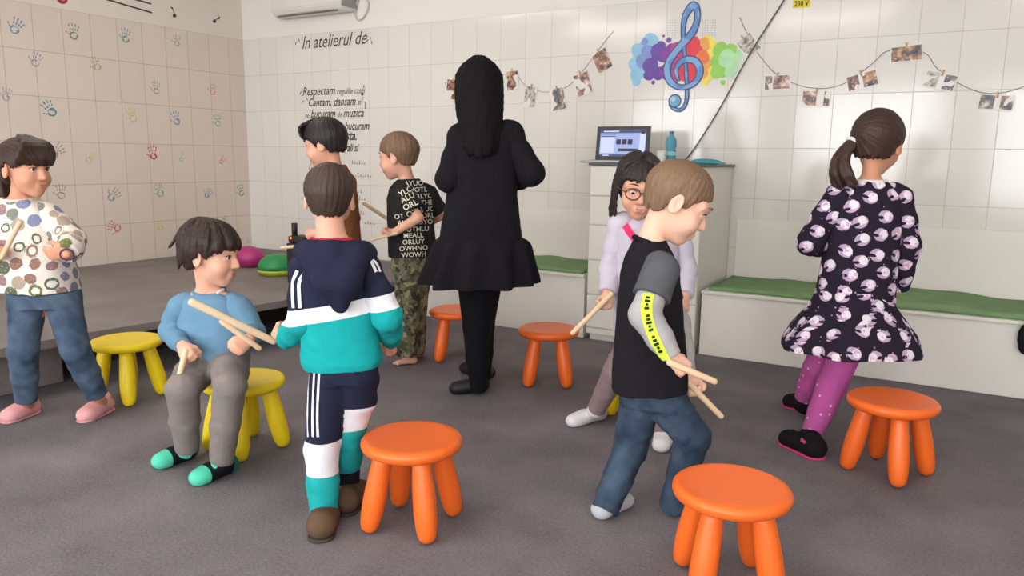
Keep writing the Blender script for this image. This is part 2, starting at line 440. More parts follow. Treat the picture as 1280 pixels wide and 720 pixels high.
def tile_mat(name, axis, off, tile, paint, grout, rough):
    k = NT(name); g = k.n('ShaderNodeNewGeometry'); sp = k.n('ShaderNodeSeparateXYZ'); k.l(g.outputs['Position'], sp.inputs[0])
    u = k.math('DIVIDE', k.math('SUBTRACT', sp.outputs[axis], off), TW); w = k.math('DIVIDE', k.math('SUBTRACT', sp.outputs[2], TOPZ), TH)
    def joint(v, size):
        f = k.math('ABSOLUTE', k.math('SUBTRACT', k.math('FRACT', k.math('ADD', v, 0.5)), 0.5))
        return k.math('LESS_THAN', f, 0.0021 / size)
    jt = k.math('MAXIMUM', joint(u, TW), joint(w, TH))
    # tone of each tile
    cx = k.n('ShaderNodeCombineXYZ'); k.l(k.math('FLOOR', u), cx.inputs[0]); k.l(k.math('FLOOR', w), cx.inputs[1])
    wn = k.n('ShaderNodeTexWhiteNoise', noise_dimensions='3D'); k.l(cx.outputs[0], wn.inputs['Vector'])
    t = lin(tile); t1 = tuple(v * 0.965 for v in t[:3]) + (1,)
    col = k.mix(wn.outputs['Value'], t1, t); col = k.mix(jt, col, lin(grout))
    up = k.math('GREATER_THAN', sp.outputs[2], TOPZ)
    col = k.mix(up, col, lin(paint)); k.l(col, k.b.inputs['Base Color'])
    k.l(k.math('ADD', rough, k.math('MULTIPLY', k.math('MAXIMUM', up, jt), 0.6)), k.b.inputs['Roughness'])
    k.b.inputs['Specular IOR Level'].default_value = 0.5
    # joints sunk, every tile set at a very slightly different tilt
    sc = k.n('ShaderNodeVectorMath', operation='SCALE'); sub = k.n('ShaderNodeVectorMath', operation='SUBTRACT'); sub.inputs[1].default_value = (0.5, 0.5, 0.5)
    k.l(wn.outputs['Color'], sub.inputs[0]); k.l(sub.outputs[0], sc.inputs[0]); sc.inputs['Scale'].default_value = 0.012
    ad = k.n('ShaderNodeVectorMath', operation='ADD'); k.l(g.outputs['Normal'], ad.inputs[0]); k.l(sc.outputs[0], ad.inputs[1])
    nz = k.n('ShaderNodeVectorMath', operation='NORMALIZE'); k.l(ad.outputs[0], nz.inputs[0])
    bp = k.n('ShaderNodeBump'); bp.invert = True; bp.inputs['Strength'].default_value = 0.35; bp.inputs['Distance'].default_value = 0.002
    k.l(jt, bp.inputs['Height']); k.l(nz.outputs[0], bp.inputs['Normal']); k.l(bp.outputs[0], k.b.inputs['Normal'])
    return k.m

M_back = tile_mat('glazed_wall_tile', 0, TC0, (228, 222, 215), (234, 228, 221), (194, 186, 178), 0.13)
M_left = tile_mat('matt_wall_tile', 1, 3.347, (222, 208, 196), (228, 217, 206), (176, 159, 148), 0.3)
M_paint = plain('wall_paint', (226, 220, 211), 0.85, 0.3)
M_ceil = plain('ceiling_paint', (238, 236, 232), 0.9, 0.2)

def carpet(name, c, c2):
    k = NT(name); k.b.inputs['Roughness'].default_value = 1.0; k.b.inputs['Specular IOR Level'].default_value = 0.08
    o = k.obj(); a = k.noise(o, 2.6, 5); b = k.noise(o, 90, 3); d = k.noise(o, 420, 2)
    f = k.math('ADD', k.math('MULTIPLY', a, 0.55), k.math('MULTIPLY', b, 0.45))
    mr = k.n('ShaderNodeMapRange'); mr.inputs[1].default_value = 0.36; mr.inputs[2].default_value = 0.64; k.l(f, mr.inputs[0])
    k.l(k.mix(mr.outputs[0], lin(c), lin(c2)), k.b.inputs['Base Color'])
    k.bump(k.math('ADD', b, d), 0.6, 0.004); return k.m
M_floor = carpet('floor_carpet', (106, 100, 102), (135, 128, 130))
M_dais = carpet('platform_carpet', (128, 119, 117), (146, 137, 134))

tag(box_obj('floor', (LX - .1, BY - .1, -0.1), (RX + .1, WY + .1, 0), M_floor), kind='structure')
tag(box_obj('ceiling', (LX - .1, BY - .1, CEIL), (RX + .1, WY + .1, CEIL + .1), M_ceil), kind='structure')
tag(box_obj('wall_back', (LX - .1, WY, 0), (RX + .1, WY + .1, CEIL), M_back), kind='structure')
wall_left = tag(box_obj('wall_left', (LX - .1, BY, 0), (LX, WY, CEIL), M_left), kind='structure')
tag(box_obj('wall_right', (RX, BY, 0), (RX + .1, WY, CEIL), M_paint), kind='structure')
# street side behind the camera: masonry with three wide windows
WIN = [(-5.6, -3.4), (-2.6, -0.4), (0.3, 2.5)]; WZ = (0.55, 2.55)
bm = bmesh.new(); xs = LX
for a, b in WIN + [(RX, RX)]:
    box(bm, (xs, BY - .12, 0), (a, BY, CEIL)); xs = b
for a, b in WIN:
    box(bm, (a, BY - .12, 0), (b, BY, WZ[0])); box(bm, (a, BY - .12, WZ[1]), (b, BY, CEIL))
tag(from_bm('wall_front', bm, M_paint), kind='structure')
M_frame = plain('white_frame', (235, 235, 232), 0.4)
kg = NT('window_glass'); tr = kg.n('ShaderNodeBsdfTransparent'); gl = kg.n('ShaderNodeBsdfGlossy'); gl.inputs['Roughness'].default_value = 0.02
mx = kg.n('ShaderNodeMixShader'); mx.inputs[0].default_value = 0.06; kg.l(tr.outputs[0], mx.inputs[1]); kg.l(gl.outputs[0], mx.inputs[2])
kg.l(mx.outputs[0], kg.t.nodes['Material Output'].inputs['Surface'])
for i, (a, b) in enumerate(WIN):
    bm = bmesh.new(); t = 0.05; y0, y1 = BY - .09, BY - .03
    for x0, x1, z0, z1 in ((a, a + t, *WZ), (b - t, b, *WZ), ((a + b) / 2 - t / 2, (a + b) / 2 + t / 2, *WZ), (a, b, WZ[0], WZ[0] + t), (a, b, WZ[1] - t, WZ[1])):
        box(bm, (x0, y0, z0), (x1, y1, z1))
    w = tag(from_bm('window_%d' % (i + 1), bm, M_frame), kind='structure')
    box_obj('pane', (a + t, BY - .064, WZ[0] + t), (b - t, BY - .058, WZ[1] - t), kg.m, w)

# ------------------------------------------------------------------ light: overcast daylight through the windows, fluorescent tubes on the ceiling
wd = bpy.data.worlds.new('daylight'); SC.world = wd; wd.use_nodes = True
bg = wd.node_tree.nodes['Background']; bg.inputs[0].default_value = (0.93, 0.97, 1.0, 1); bg.inputs[1].default_value = 11.0
for i, (a, b) in enumerate(WIN):
    L = bpy.data.lights.new('daylight_portal', 'AREA'); L.shape = 'RECTANGLE'; L.size = b - a; L.size_y = WZ[1] - WZ[0]; L.cycles.is_portal = True
    o = bpy.data.objects.new('daylight_portal', L); COL.objects.link(o); o.location = ((a + b) / 2, BY - .13, sum(WZ) / 2); o.rotation_euler = (PI / 2, 0, 0)
kt = NT('lit_tube'); kt.b.inputs['Emission Color'].default_value = (1.0, 0.95, 0.87, 1); kt.b.inputs['Emission Strength'].default_value = 26
M_white = plain('white_plastic', (236, 234, 228), 0.35)
def ceiling_lamp(x0, x1, y, where):
    r = empty('ceiling_lamp', ((x0 + x1) / 2, y, CEIL), label='white fluorescent ceiling lamp ' + where, cat='lamp')
    h = (x1 - x0) / 2
    box_obj('housing', (-h, -.09, -.05), (h, .09, 0), M_white, r, .008)
    for s in (-1, 1):
        V, Fc = tube_data([(-h + .03, s * .045, -.075), (h - .03, s * .045, -.075)], .016, 12); from_py('tube', V, Fc, kt.m, r)
        for e in (-1, 1): box_obj('socket', (e * (h - .02) - .012, s * .045 - .02, -.1), (e * (h - .02) + .012, s * .045 + .02, -.045), M_white, r, .004)
ceiling_lamp(-4.9, -3.4, 1.6, 'over the grey platform edge')
ceiling_lamp(-2.4, -0.9, 1.1, 'over the middle of the floor')
ceiling_lamp(0.3, 1.8, 1.4, 'over the right side of the room')
ceiling_lamp(-5.3, -3.8, 3.3, 'added over the platform to brighten the handprint wall')  # added lamp, its place chosen to brighten the left corner

# ------------------------------------------------------------------ carpeted platform in the left corner
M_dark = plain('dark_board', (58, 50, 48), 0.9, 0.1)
r = empty('platform', (-5.3, 2.4, 0), label='low grey carpeted platform in the left corner below the handprint wall', cat='platform')
def rel(p): return (p[0] + 5.3, p[1] - 2.4, p[2])
bm = bmesh.new()
top = [(LX + .002, -1.6), (-4.17, -1.6), (-4.10, 2.3), (-3.92, 3.9), (-3.80, 5.70), (LX + .002, 5.70)]
vs = [bm.verts.new((x + 5.3, y - 2.4, z)) for z in (.265, .312) for x, y in top]
n = len(top); bm.faces.new(vs[:n][::-1]); bm.faces.new(vs[n:])
for i in range(n): bm.faces.new((vs[i], vs[(i + 1) % n], vs[n + (i + 1) % n], vs[n + i]))
bmesh.ops.bevel(bm, geom=[e for e in bm.edges], offset=.012, segments=2, affect='EDGES')
from_bm('deck', bm, M_dais, r)
box_obj('carpeted_block', rel((LX + .002, -1.6, 0)), rel((-4.33, 2.36, .265)), M_dais, r, .012)
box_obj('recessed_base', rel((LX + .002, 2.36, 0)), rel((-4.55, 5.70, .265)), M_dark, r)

# ------------------------------------------------------------------ white storage benches along the back wall
M_bench = plain('white_laminate', (230, 224, 216), 0.42, 0.45)
M_lip = plain('cream_edge', (226, 224, 208), 0.5)
M_green = plain('green_felt', (122, 150, 108), 0.95, 0.15, var=0.22, vscale=9, bump=.3, bscale=200)
def bench(x0, x1, zt, label, gap):
    r = empty('bench', ((x0 + x1) / 2, 5.3, 0), label=label, cat='bench', group=None); h = (x1 - x0) / 2
    box_obj('box', (-h, 4.985 - 5.3, 0.002), (h, 5.70 - 5.3, zt - .02), M_bench, r, .003)
    box_obj('seat_board', (-h, 4.965 - 5.3, zt - .02), (h, 5.70 - 5.3, zt), M_lip, r, .004)
    box_obj('back_panel', (-h + gap, 5.685 - 5.3, zt), (h, 5.704 - 5.3, .88), M_bench, r, .003)
    return r
bench(-1.44, 2.6, .44, 'long white bench right of the cabinet under the photo garland', 0.03)
bench(-3.78, -2.30, .47, 'short white bench left of the cabinet, behind the woman in black', 0.0)
def mat_pad(name, x0, x1, y0, y1, z, t, label, seed):
    bm = bmesh.new(); nx, ny = int((x1 - x0) / .05) + 2, 9; g = {}
    rr = np.random.RandomState(seed)
    def wav(x, y): return .006 * math.sin(x * 7 + seed) + .005 * math.sin(x * 17 + y * 9) + (.022 * max(0, math.sin(x * 2.3 + seed * 2)) ** 6)
    for s in (0, 1):
        for i in range(nx):
            for j in range(ny):
                x = x0 + (x1 - x0) * i / (nx - 1); y = y0 + (y1 - y0) * j / (ny - 1) + .012 * math.sin(x * 5 + seed) * (j == 0)
                g[s, i, j] = bm.verts.new((x, y, z + .002 + s * (t + max(-.002, wav(x, y)))))
    for i in range(nx - 1):
        for j in range(ny - 1):
            for s in (0, 1): bm.faces.new([g[s, i, j], g[s, i + 1, j], g[s, i + 1, j + 1], g[s, i, j + 1]])
    for i in range(nx - 1):
        for j in (0, ny - 1): bm.faces.new([g[0, i, j], g[0, i + 1, j], g[1, i + 1, j], g[1, i, j]])
    for j in range(ny - 1):
        for i in (0, nx - 1): bm.faces.new([g[0, i, j], g[0, i, j + 1], g[1, i, j + 1], g[1, i, j]])
    return tag(from_bm(name, bm, M_green, smooth=True), label, 'mat')
mat_pad('seat_mat', -1.40, 2.5, 5.0, 5.62, .44, .022, 'long green seat mat lying on the right white bench', 1)
mat_pad('seat_mat', -3.7, -2.33, 5.0, 5.60, .47, .022, 'short green seat mat lying on the white bench left of the cabinet', 3)
S = Sdf(.02); P = at(1281, 420, 1); P = on_y(1281, 422, 4.92)
S.ell((0, 0, 0), (.035, .03, .075)).ell((.03, 0, -.06), (.05, .035, .04)).cap((.0, .01, .02), (.02, .03, .09), .02)
bag = S.obj('cloth_bag', .006, cloth('black_cloth', (24, 22, 26)), None, folds(.003, 3)); bag.location = tuple(P)
tag(bag, 'black cloth bag hanging on the front of the right bench at the photo edge', 'bag')

# ------------------------------------------------------------------ drawer cabinet with laptop
M_cab = plain('white_cabinet', (231, 226, 216), 0.4, 0.4)
M_top = plain('dark_top_board', (74, 72, 74), 0.4)
x0, x1, yf, yb = -2.262, -1.468, 4.95, 5.69; cx = (x0 + x1) / 2
r = empty('drawer_cabinet', (cx, 5.32, 0), label='tall white drawer cabinet against the tiled wall between the two benches', cat='cabinet'); h = (x1 - x0) / 2
box_obj('carcass', (-h, yf + .02 - 5.32, 0.05), (h, yb - 5.32, 1.25), M_cab, r, .003)
box_obj('plinth', (-h + .01, yf + .045 - 5.32, 0), (h - .01, yb - 5.32, .05), M_cab, r)
zs = [1.248, 1.04, .835, .588, .338, .096, .052]
M_knob = plain('pale_knob', (205, 200, 192), 0.35)
for a, b in zip(zs[:-2], zs[1:-1]):
    d = box_obj('drawer', (-h, yf - 5.32, b + .004), (h, yf + .018 - 5.32, a - .004), M_cab, r, .003)
box_obj('kick_board', (-h, yf + .002 - 5.32, zs[-1]), (h, yf + .018 - 5.32, zs[-2] - .004), M_cab, r, .002)
box_obj('top_board', (-h - .012, yf - .012 - 5.32, 1.25), (h + .02, yb - 5.32, 1.268), M_top, r, .003)
ZT = 1.269
M_case = plain('laptop_black', (38, 37, 42), 0.4); M_silver = plain('laptop_silver', (150, 148, 150), 0.35, metal=.4)
lx = (on_y(743, 180, 5.2)[0] + on_y(810, 180, 5.2)[0]) / 2
lp = empty('laptop', (lx, 5.2, ZT), label='open black laptop with a lit blue-white screen on the cabinet top', cat='laptop')
box_obj('keyboard_base', (-.205, -.24, 0), (.205, .02, .018), M_silver, lp, .004)
bm = bmesh.new()
for i in range(12):
    for j in range(5): box(bm, (-.18 + i * .03, -.1 + j * .022 - .01, .018), (-.18 + i * .03 + .026, -.1 + j * .022 + .008, .0205))
from_bm('keys', bm, M_case, lp)
def emit(name, c, s):
    k = NT(name); k.b.inputs['Base Color'].default_value = (0.01, 0.01, 0.01, 1); k.b.inputs['Emission Color'].default_value = lin(c); k.b.inputs['Emission Strength'].default_value = s; k.b.inputs['Roughness'].default_value = 0.25; return k.m
lid = box_obj('lid', (-.205, -.006, 0), (.205, .006, .245), M_case, lp, .004); lid.location = (0, .022, .016); lid.rotation_euler = (-.12, 0, 0)
bm = bmesh.new(); idx = []
def pane(x0, z0, x1, z1, mi, d):
    b0 = len(bm.faces); box(bm, (x0, -.0062 - d, z0), (x1, -.006, z1)); bm.faces.ensure_lookup_table()
    for f_ in bm.faces[b0:]: f_.material_index = mi
pane(-.175, .03, .175, .222, 0, .0002)
pane(-.175, .03, .175, .044, 2, .0005); pane(-.15, .033, -.1, .041, 1, .0008)
pane(-.175, .196, .175, .222, 2, .0005); pane(-.15, .204, -.03, .213, 1, .0008); pane(.14, .19, .165, .215, 3, .0009)
for z in (.186, .170): pane(-.17, z, -.055, z + .006, 2, .0006)
pane(-.17, .055, -.06, .165, 1, .0005)
for q in range(3): pane(-.048 + q * .044, .115, -.012 + q * .044, .152, 3, .0006)
pane(-.03, .066, .12, .086, 3, .0006); pane(.13, .05, .172, .19, 1, .0004)
me = bpy.data.meshes.new('screen'); bm.to_mesh(me); bm.free()
link('screen', me, [emit('screen_blue', (168, 182, 240), .8), emit('screen_pale', (200, 208, 245), .95), emit('screen_mid', (72, 80, 130), .6), emit('screen_dark', (24, 26, 44), .5)], lid, smooth=False)

kb = NT('blue_bottle_plastic'); kb.b.inputs['Base Color'].default_value = lin((120, 190, 214)); kb.b.inputs['Roughness'].default_value = .15; kb.b.inputs['Transmission Weight'].default_value = .55; kb.b.inputs['IOR'].default_value = 1.2
bp_ = on_y(838, 199, 5.3)
b = empty('water_bottle', (bp_[0], 5.3, ZT), label='light blue plastic water bottle on the cabinet top beside the laptop', cat='bottle')
V, Fc = lathe_data([(.03, 0), (.037, .004), (.038, .03), (.035, .04), (.038, .05), (.038, .085), (.033, .095), (.033, .105), (.039, .118), (.039, .15), (.033, .172), (.018, .192), (.0135, .2), (.0135, .206)], 32); from_py('bottle_body', V, Fc, kb.m, b)
V, Fc = lathe_data([(.015, .204), (.016, .206), (.016, .222), (.014, .224)], 24); from_py('cap', V, Fc, plain('bottle_cap', (70, 110, 140), .4), b)
V, Fc = lathe_data([(.0395, .055), (.0395, .083)], 32); from_py('label', V, Fc[:-2], plain('bottle_label', (150, 205, 215), .5), b)
cp = on_y(827, 199, 5.18)
V, Fc = lathe_data([(.024, 0), (.026, .003), (.034, .085), (.035, .087), (.031, .085), (.023, .006), (.001, .005)], 28)
c_ = from_py('cup', V, Fc, M_white); c_.location = (cp[0], 5.18, ZT); tag(c_, 'small white cup on the cabinet top between laptop and bottle', 'cup')
S = Sdf(.01); ca, cb = on_y(868, 203, 5.2), on_y(900, 204, 5.2); cc = (ca + cb) / 2
S.ell((0, 0, .012), (.10, .07, .022)).ell((-.04, 0, .016), (.07, .06, .018)).cap((.05, -.02, .008), (.13, -.03, .006), .012, .006).half((0, 0, 0), (0, 0, -1))
o = S.obj('folded_cloth', .004, cloth('teal_cloth', (84, 160, 168)), None, folds(.002, 5)); o.location = (cc[0], 5.2, ZT)
tag(o, 'crumpled teal cloth on the right end of the cabinet top', 'cloth')

# ------------------------------------------------------------------ things on the back wall
def wall_poly(bm, pts, d, mi=0):
    f = bm.faces.new([bm.verts.new((p[0], WY - d, p[1])) for p in pts]); f.material_index = mi
def disc(bm, c, r, d, mi=0, n=20, wob=0):
    ph = random.random() * 6
    wall_poly(bm, [(c[0] + r * (1 + wob * math.sin(3 * t + ph)) * math.cos(t), c[1] + r * (1 + wob * math.sin(3 * t + ph)) * math.sin(t)) for t in [2 * PI * k / n for k in range(n)]], d, mi)
def bm_link(name, bm, mats, parent=None):
    me = bpy.data.meshes.new(name); bm.normal_update(); bm.to_mesh(me); bm.free(); return link(name, me, mats, parent, smooth=False)

def zz(x, y, s=4.8, ox=780, oy=0):
    p = on_y(ox + x / s, oy + y / s); return (p[0], p[2])
ck = empty('wall_sticker', (0, 0, 0), label='blue treble clef wall sticker over a rainbow of paint splashes', cat='wall sticker')
MPZ = abs(zz(700, 300)[0] - zz(100, 300)[0]) / 600
sets = [('sky blue splash', (146, 196, 224), [(160, 250, 50), (80, 300, 40), (70, 380, 45), (75, 450, 42), (130, 300, 60), (75, 490, 28), (180, 300, 55), (110, 380, 60), (100, 420, 50)]),
        ('periwinkle splash', (128, 150, 208), [(125, 250, 22), (140, 310, 40), (110, 365, 42), (190, 330, 40)]),
        ('violet splash', (106, 70, 160), [(160, 395, 50), (205, 310, 48), (222, 275, 28), (150, 450, 34), (205, 440, 40), (240, 330, 45), (270, 240, 16), (175, 495, 12), (238, 217, 8)]),
        ('plum splash', (134, 62, 150), [(270, 330, 48), (290, 400, 55), (255, 430, 45), (290, 300, 40)]),
        ('magenta splash', (196, 62, 128), [(320, 300, 45), (340, 380, 55), (310, 460, 40), (360, 300, 45)]),
        ('yellow splash', (240, 222, 92), [(520, 300, 50), (500, 260, 45), (530, 390, 55), (500, 450, 40), (540, 340, 45), (490, 490, 24)]),
        ('orange splash', (238, 166, 86), [(475, 270, 42), (490, 380, 36), (470, 440, 35)]),
        ('red splash', (222, 58, 72), [(420, 260, 38), (400, 310, 42), (395, 420, 45), (360, 440, 46), (410, 470, 34), (440, 300, 30)]),
        ('tangerine splash', (232, 118, 62), [(470, 345, 42)]),
        ('lime splash', (150, 208, 88), [(580, 300, 45), (570, 370, 48), (590, 420, 45), (560, 430, 40), (595, 495, 15), (640, 300, 35)]),
        ('pale mint splash', (176, 222, 170), [(620, 350, 50), (650, 390, 40), (640, 430, 36), (690, 330, 26)])]
for i, (nm, c, L) in enumerate(sets):
    bm = bmesh.new()
    for j, (x, y, q) in enumerate(L): disc(bm, zz(x, y), q * MPZ, .0012 + i * .00025 + j * .00002, 0, 22, .05)
    bm_link('paint_splash', bm, plain(nm.replace(' ', '_'), c, .5, var=.18, vscale=14), ck)['label'] = nm
bm = bmesh.new()
for i in range(20):
    for j in range(8):
        x, y = 262 + i * 15, 122 + j * 15
        if (i * 7 + j * 3) % 23 and not (330 < x < 460 and y < 240): disc(bm, zz(x, y), 4.2 * MPZ, .001, 0, 8)
for i in range(12):
    for j in range(4): disc(bm, zz(250 + i * 15, 490 + j * 15), 3.2 * MPZ, .001, 0, 8)
bm_link('halftone_dots', bm, plain('halftone_grey', (186, 184, 190), .6), ck)
path = [(276, 622), (300, 652), (338, 660), (368, 630), (379, 565), (375, 450), (366, 330), (356, 220), (362, 120), (388, 62), (420, 32), (440, 62), (438, 130), (412, 195), (365, 250), (310, 312), (272, 370), (258, 432), (282, 492), (338, 524), (402, 512), (446, 468), (455, 412), (430, 368), (382, 356), (338, 376), (314, 424), (322, 466), (332, 488)]
wid = [6, 7, 7, 7, 8, 8, 8, 9, 12, 17, 19, 15, 14, 18, 19, 18, 18, 18, 17, 13, 13, 16, 19, 19, 17, 13, 10, 7, 3]
def ribbon(name, extra, mat, d0):
    sp = spline([(p[0], p[1], w) for p, w in zip(path, wid)], 6); V = []; Fc = []
    for i, p in enumerate(sp):
        t = sp[min(i + 1, len(sp) - 1)][:2] - sp[max(0, i - 1)][:2]; t /= np.linalg.norm(t) + 1e-9; nn = np.array([-t[1], t[0]]); w = p[2] + extra
        for s in (-1, 1):
            q = zz(*(p[:2] + s * w * nn)); V.append((q[0], WY - d0 - i * .00001, q[1]))
        if i: Fc.append((2 * i - 2, 2 * i - 1, 2 * i + 1, 2 * i))
    return from_py(name, V, Fc, mat, ck, smooth=False)
ribbon('clef_outline', 6, plain('clef_navy', (62, 70, 120), .5), .0046)
kc = NT('clef_blue'); oo = kc.obj(); kc.l(kc.mix(kc.math('GREATER_THAN', kc.noise(oo, 9, 1), .5), lin((96, 140, 196)), lin((126, 166, 212))), kc.b.inputs['Base Color'])
ribbon('clef_body', -1, kc.m, .0054)
bm = bmesh.new(); disc(bm, zz(306, 606), 40 * MPZ, .0062, 0, 28); disc(bm, zz(306, 606), 33 * MPZ, .0066, 1, 28); disc(bm, zz(296, 594), 15 * MPZ, .0069, 2, 20)
bm_link('clef_ball', bm, [plain('clef_navy', 0), plain('ball_blue', (112, 164, 204), .5), plain('ball_light', (166, 206, 228), .5)], ck)

# painted lettering (hand-lettered look: slanted, alternating sizes)
def text_mesh(body, size, shear=0.0, off=0.0):
    cu = bpy.data.curves.new('t', 'FONT'); cu.body = body; cu.size = size; cu.shear = shear; cu.offset = off; cu.resolution_u = 3
    o = bpy.data.objects.new('t', cu); COL.objects.link(o); bpy.context.view_layer.update()
    me = bpy.data.meshes.new_from_object(o.evaluated_get(bpy.context.evaluated_depsgraph_get())); bpy.data.objects.remove(o); bpy.data.curves.remove(cu)
    return me
M_let = plain('lettering_black', (58, 50, 48), .7)
lt = empty('wall_lettering', (0, 0, 0), label='dark hand-lettered music class motto painted on the back wall', cat='wall lettering')
def wall_text(segs, px0, px1, py, sh=.35, hscale=1.0, mat=None, d=.002, parent=None, name='text_line'):
    """segs: (text, relative size, weight). The line is fitted between two wall points; py is the base line."""
    a, b = on_y(px0, py), on_y(px1, py); Wd = b[0] - a[0]; V = []; Fc = []; x = 0
    for t, sz, wt in segs:
        me = text_mesh(t, .1 * sz, sh, wt); n0 = len(V)
        vs = [v.co.copy() for v in me.vertices]
        V += [(v.x + x, v.y) for v in vs]; Fc += [tuple(n0 + i for i in p.vertices) for p in me.polygons]
        x = max(v[0] for v in V) + .022; bpy.data.meshes.remove(me)
    s = Wd / (x - .022); slope = (b[2] - a[2]) / Wd
    return from_py(name, [(a[0] + p[0] * s, WY - d, (a[2] + b[2]) / 2 + p[1] * s * hscale) for p in V], Fc, mat or M_let, parent or lt, smooth=False)
wall_text([('In atelierul de', 1, .0)], 377, 459, 58, hscale=1.15)
wall_text([('Respectam', 1.15, .001), ('regulile casei', .8, 0)], 378, 457, 118, hscale=1.2)
wall_text([('Cantam, dansam', 1.1, .001), ('si', .8, 0)], 385, 452, 132, hscale=1.2)
wall_text([('ne', .7, 0), ('bucuram', 1.1, .001), ('de', .7, 0), ('muzica', 1.1, .001)], 381, 455, 146.5, hscale=1.2)
wall_text([('Colo', 1.1, .001)], 377, 391, 162, hscale=1.25)
wall_text([('bucuram', 1.1, .001)], 431, 462, 162, hscale=1.25)
wall_text([('esta.', 1, .002)], 428, 446, 175, hscale=1.3)
wall_text([('egali si', 1, .002)], 427, 449, 189, hscale=1.3)
def leaf(px, py, ang, L=.05, w=.012):
    bm = bmesh.new(); p = on_y(px, py); c, s = math.cos(ang), math.sin(ang)
    wall_poly(bm, [(p[0] + c * u * L - s * v * w, p[2] + s * u * L + c * v * w) for u, v in ((-.5, 0), (-.1, .5), (.5, 0), (-.1, -.5))], .002); bm_link('ornament', bm, M_let, lt)
for px, py, a in ((370, 54, 1.2), (374, 50, 1.9), (458, 44, 2.2), (463, 47, 2.0), (459, 51, .6), (465, 53, 1.6), (376, 116, 1), (379, 127, .5), (384, 124, 2), (455, 108, 1.2)): leaf(px, py, a)
bm = bmesh.new()
for px, py, px2, py2 in ((453, 118, 453, 127), (456.5, 127, 456.5, 136)):
    a, b_ = on_y(px, py), on_y(px2, py2); wall_poly(bm, [(a[0] - .004, a[2]), (a[0] + .004, a[2]), (b_[0] + .004, b_[2]), (b_[0] - .004, b_[2])], .002)
p = on_y(453, 117.5); disc(bm, (p[0], p[2]), .016, .0021)
bm_link('note_ornament', bm, M_let, lt)
# lower lines of the motto show only as little dashes between the children
for px, py, w in ((440, 205, 18), (388, 207, 10), (444, 221, 22), (386, 212, 9), (447, 241, 8), (449, 250, 9), (447, 268, 10), (456, 280, 14), (444, 295, 6)):
    bm = bmesh.new(); a, b_ = on_y(px, py), on_y(px + w, py); z = a[2]; n = int(w / 3)
    for q in range(n):
        x = a[0] + (b_[0] - a[0]) * q / n; hh = .014 + .012 * ((q * 5 + px) % 3)
        wall_poly(bm, [(x, z), (x + .009, z), (x + .016, z + hh), (x + .007, z + hh)], .002); wall_poly(bm, [(x, z), (x + .022, z + .002), (x + .022, z + .007), (x, z + .006)], .0022)
    bm_link('worn_lettering', bm, plain('lettering_grey', (140, 128, 120), .7), lt)

# photo garlands
def photo_mat(name, seed, cols, white):
    k = NT(name); o = k.obj(); ad = k.n('ShaderNodeVectorMath', operation='ADD'); ad.inputs[1].default_value = (seed * 3.1, seed, seed * 1.7); k.l(o, ad.inputs[0])
    rp = k.n('ShaderNodeValToRGB'); el = rp.color_ramp.elements
    for i, c in enumerate(cols):
        e = el[i] if i < 2 else el.new(.34 + .32 * i / (len(cols) - 1)); e.position = .34 + .32 * i / (len(cols) - 1); e.color = lin(c)
    k.l(k.noise(ad.outputs[0], 22, 4), rp.inputs[0]); v = k.n('ShaderNodeTexVoronoi'); v.inputs['Scale'].default_value = 38; k.l(ad.outputs[0], v.inputs['Vector'])
    col = k.mix(k.math('LESS_THAN', v.outputs['Distance'], .22), rp.outputs[0], lin((206, 160, 138))); k.l(k.mix(k.math('GREATER_THAN', k.noise(ad.outputs[0], 9, 1), .58), col, lin((226, 220, 214))), k.b.inputs['Base Color']); k.b.inputs['Roughness'].default_value = .35; return k.m
PC = [[(44, 36, 38), (104, 70, 56), (170, 120, 96), (214, 196, 184)], [(40, 34, 42), (96, 74, 84), (176, 128, 70), (208, 184, 164)], [(88, 92, 80), (150, 140, 124), (206, 200, 190), (110, 98, 88)], [(48, 44, 54), (74, 92, 100), (150, 118, 104), (206, 196, 190)], [(54, 62, 80), (112, 90, 84), (190, 140, 116), (222, 214, 208)]]
M_card = plain('photo_paper', (232, 226, 220), .4)
M_string = plain('garland_string', (146, 130, 116), .9)
def photo(px, py, w, h, rot, seed, label, group, split):
    c = on_y(px, py); s = on_y(px + 1, py)[0] - c[0]; W2, H2 = w * s / 2, h * s * .86 / 2
    r = empty('photo_print', (c[0], WY - .006, c[2]), label=label, cat='photo', group=group); r.rotation_euler = (0, -math.radians(rot), 0)
    box_obj('paper', (-W2, -.001, -H2), (W2, .001, H2), M_card, r)
    m = .006
    if split is None: rects = [(-W2 + m, W2 - m)]
    else: rects = [(-W2 + m, -W2 + 2 * W2 * split[0]), (-W2 + 2 * W2 * split[1], W2 - m)]
    for i, (a, b) in enumerate(rects):
        box_obj('picture', (a, -.0016, -H2 + m), (b, -.0009, H2 - m), photo_mat('photo_image', seed + i * 2.3, PC[(seed + i) % 5], 0), r)
    box_obj('peg', (-.006, -.009, H2 - .022), (.006, -.001, H2 + .016), plain('wood_peg', (196, 160, 118), .7), r, .002)
LW = [(566, 112, 16, 24, -8, 'half hidden behind the woman with long hair'), (641, 101, 15, 25, 3, 'just right of the woman in black'), (663, 121, 15, 27, -8, 'at the low point beside the woman in black'), (698, 124, 18, 29, 10, 'pale, hanging over the short bench'), (729, 105, 20, 30, 18, 'second from the top end of the left garland'), (753, 76, 20, 29, 26, 'topmost on the left garland, tilted')]
for i, (x, y, w, h, ro, wh) in enumerate(LW): photo(x, y, w, h, ro, i, 'small portrait photo on the left garland, ' + wh, 'photos on the left garland', None)
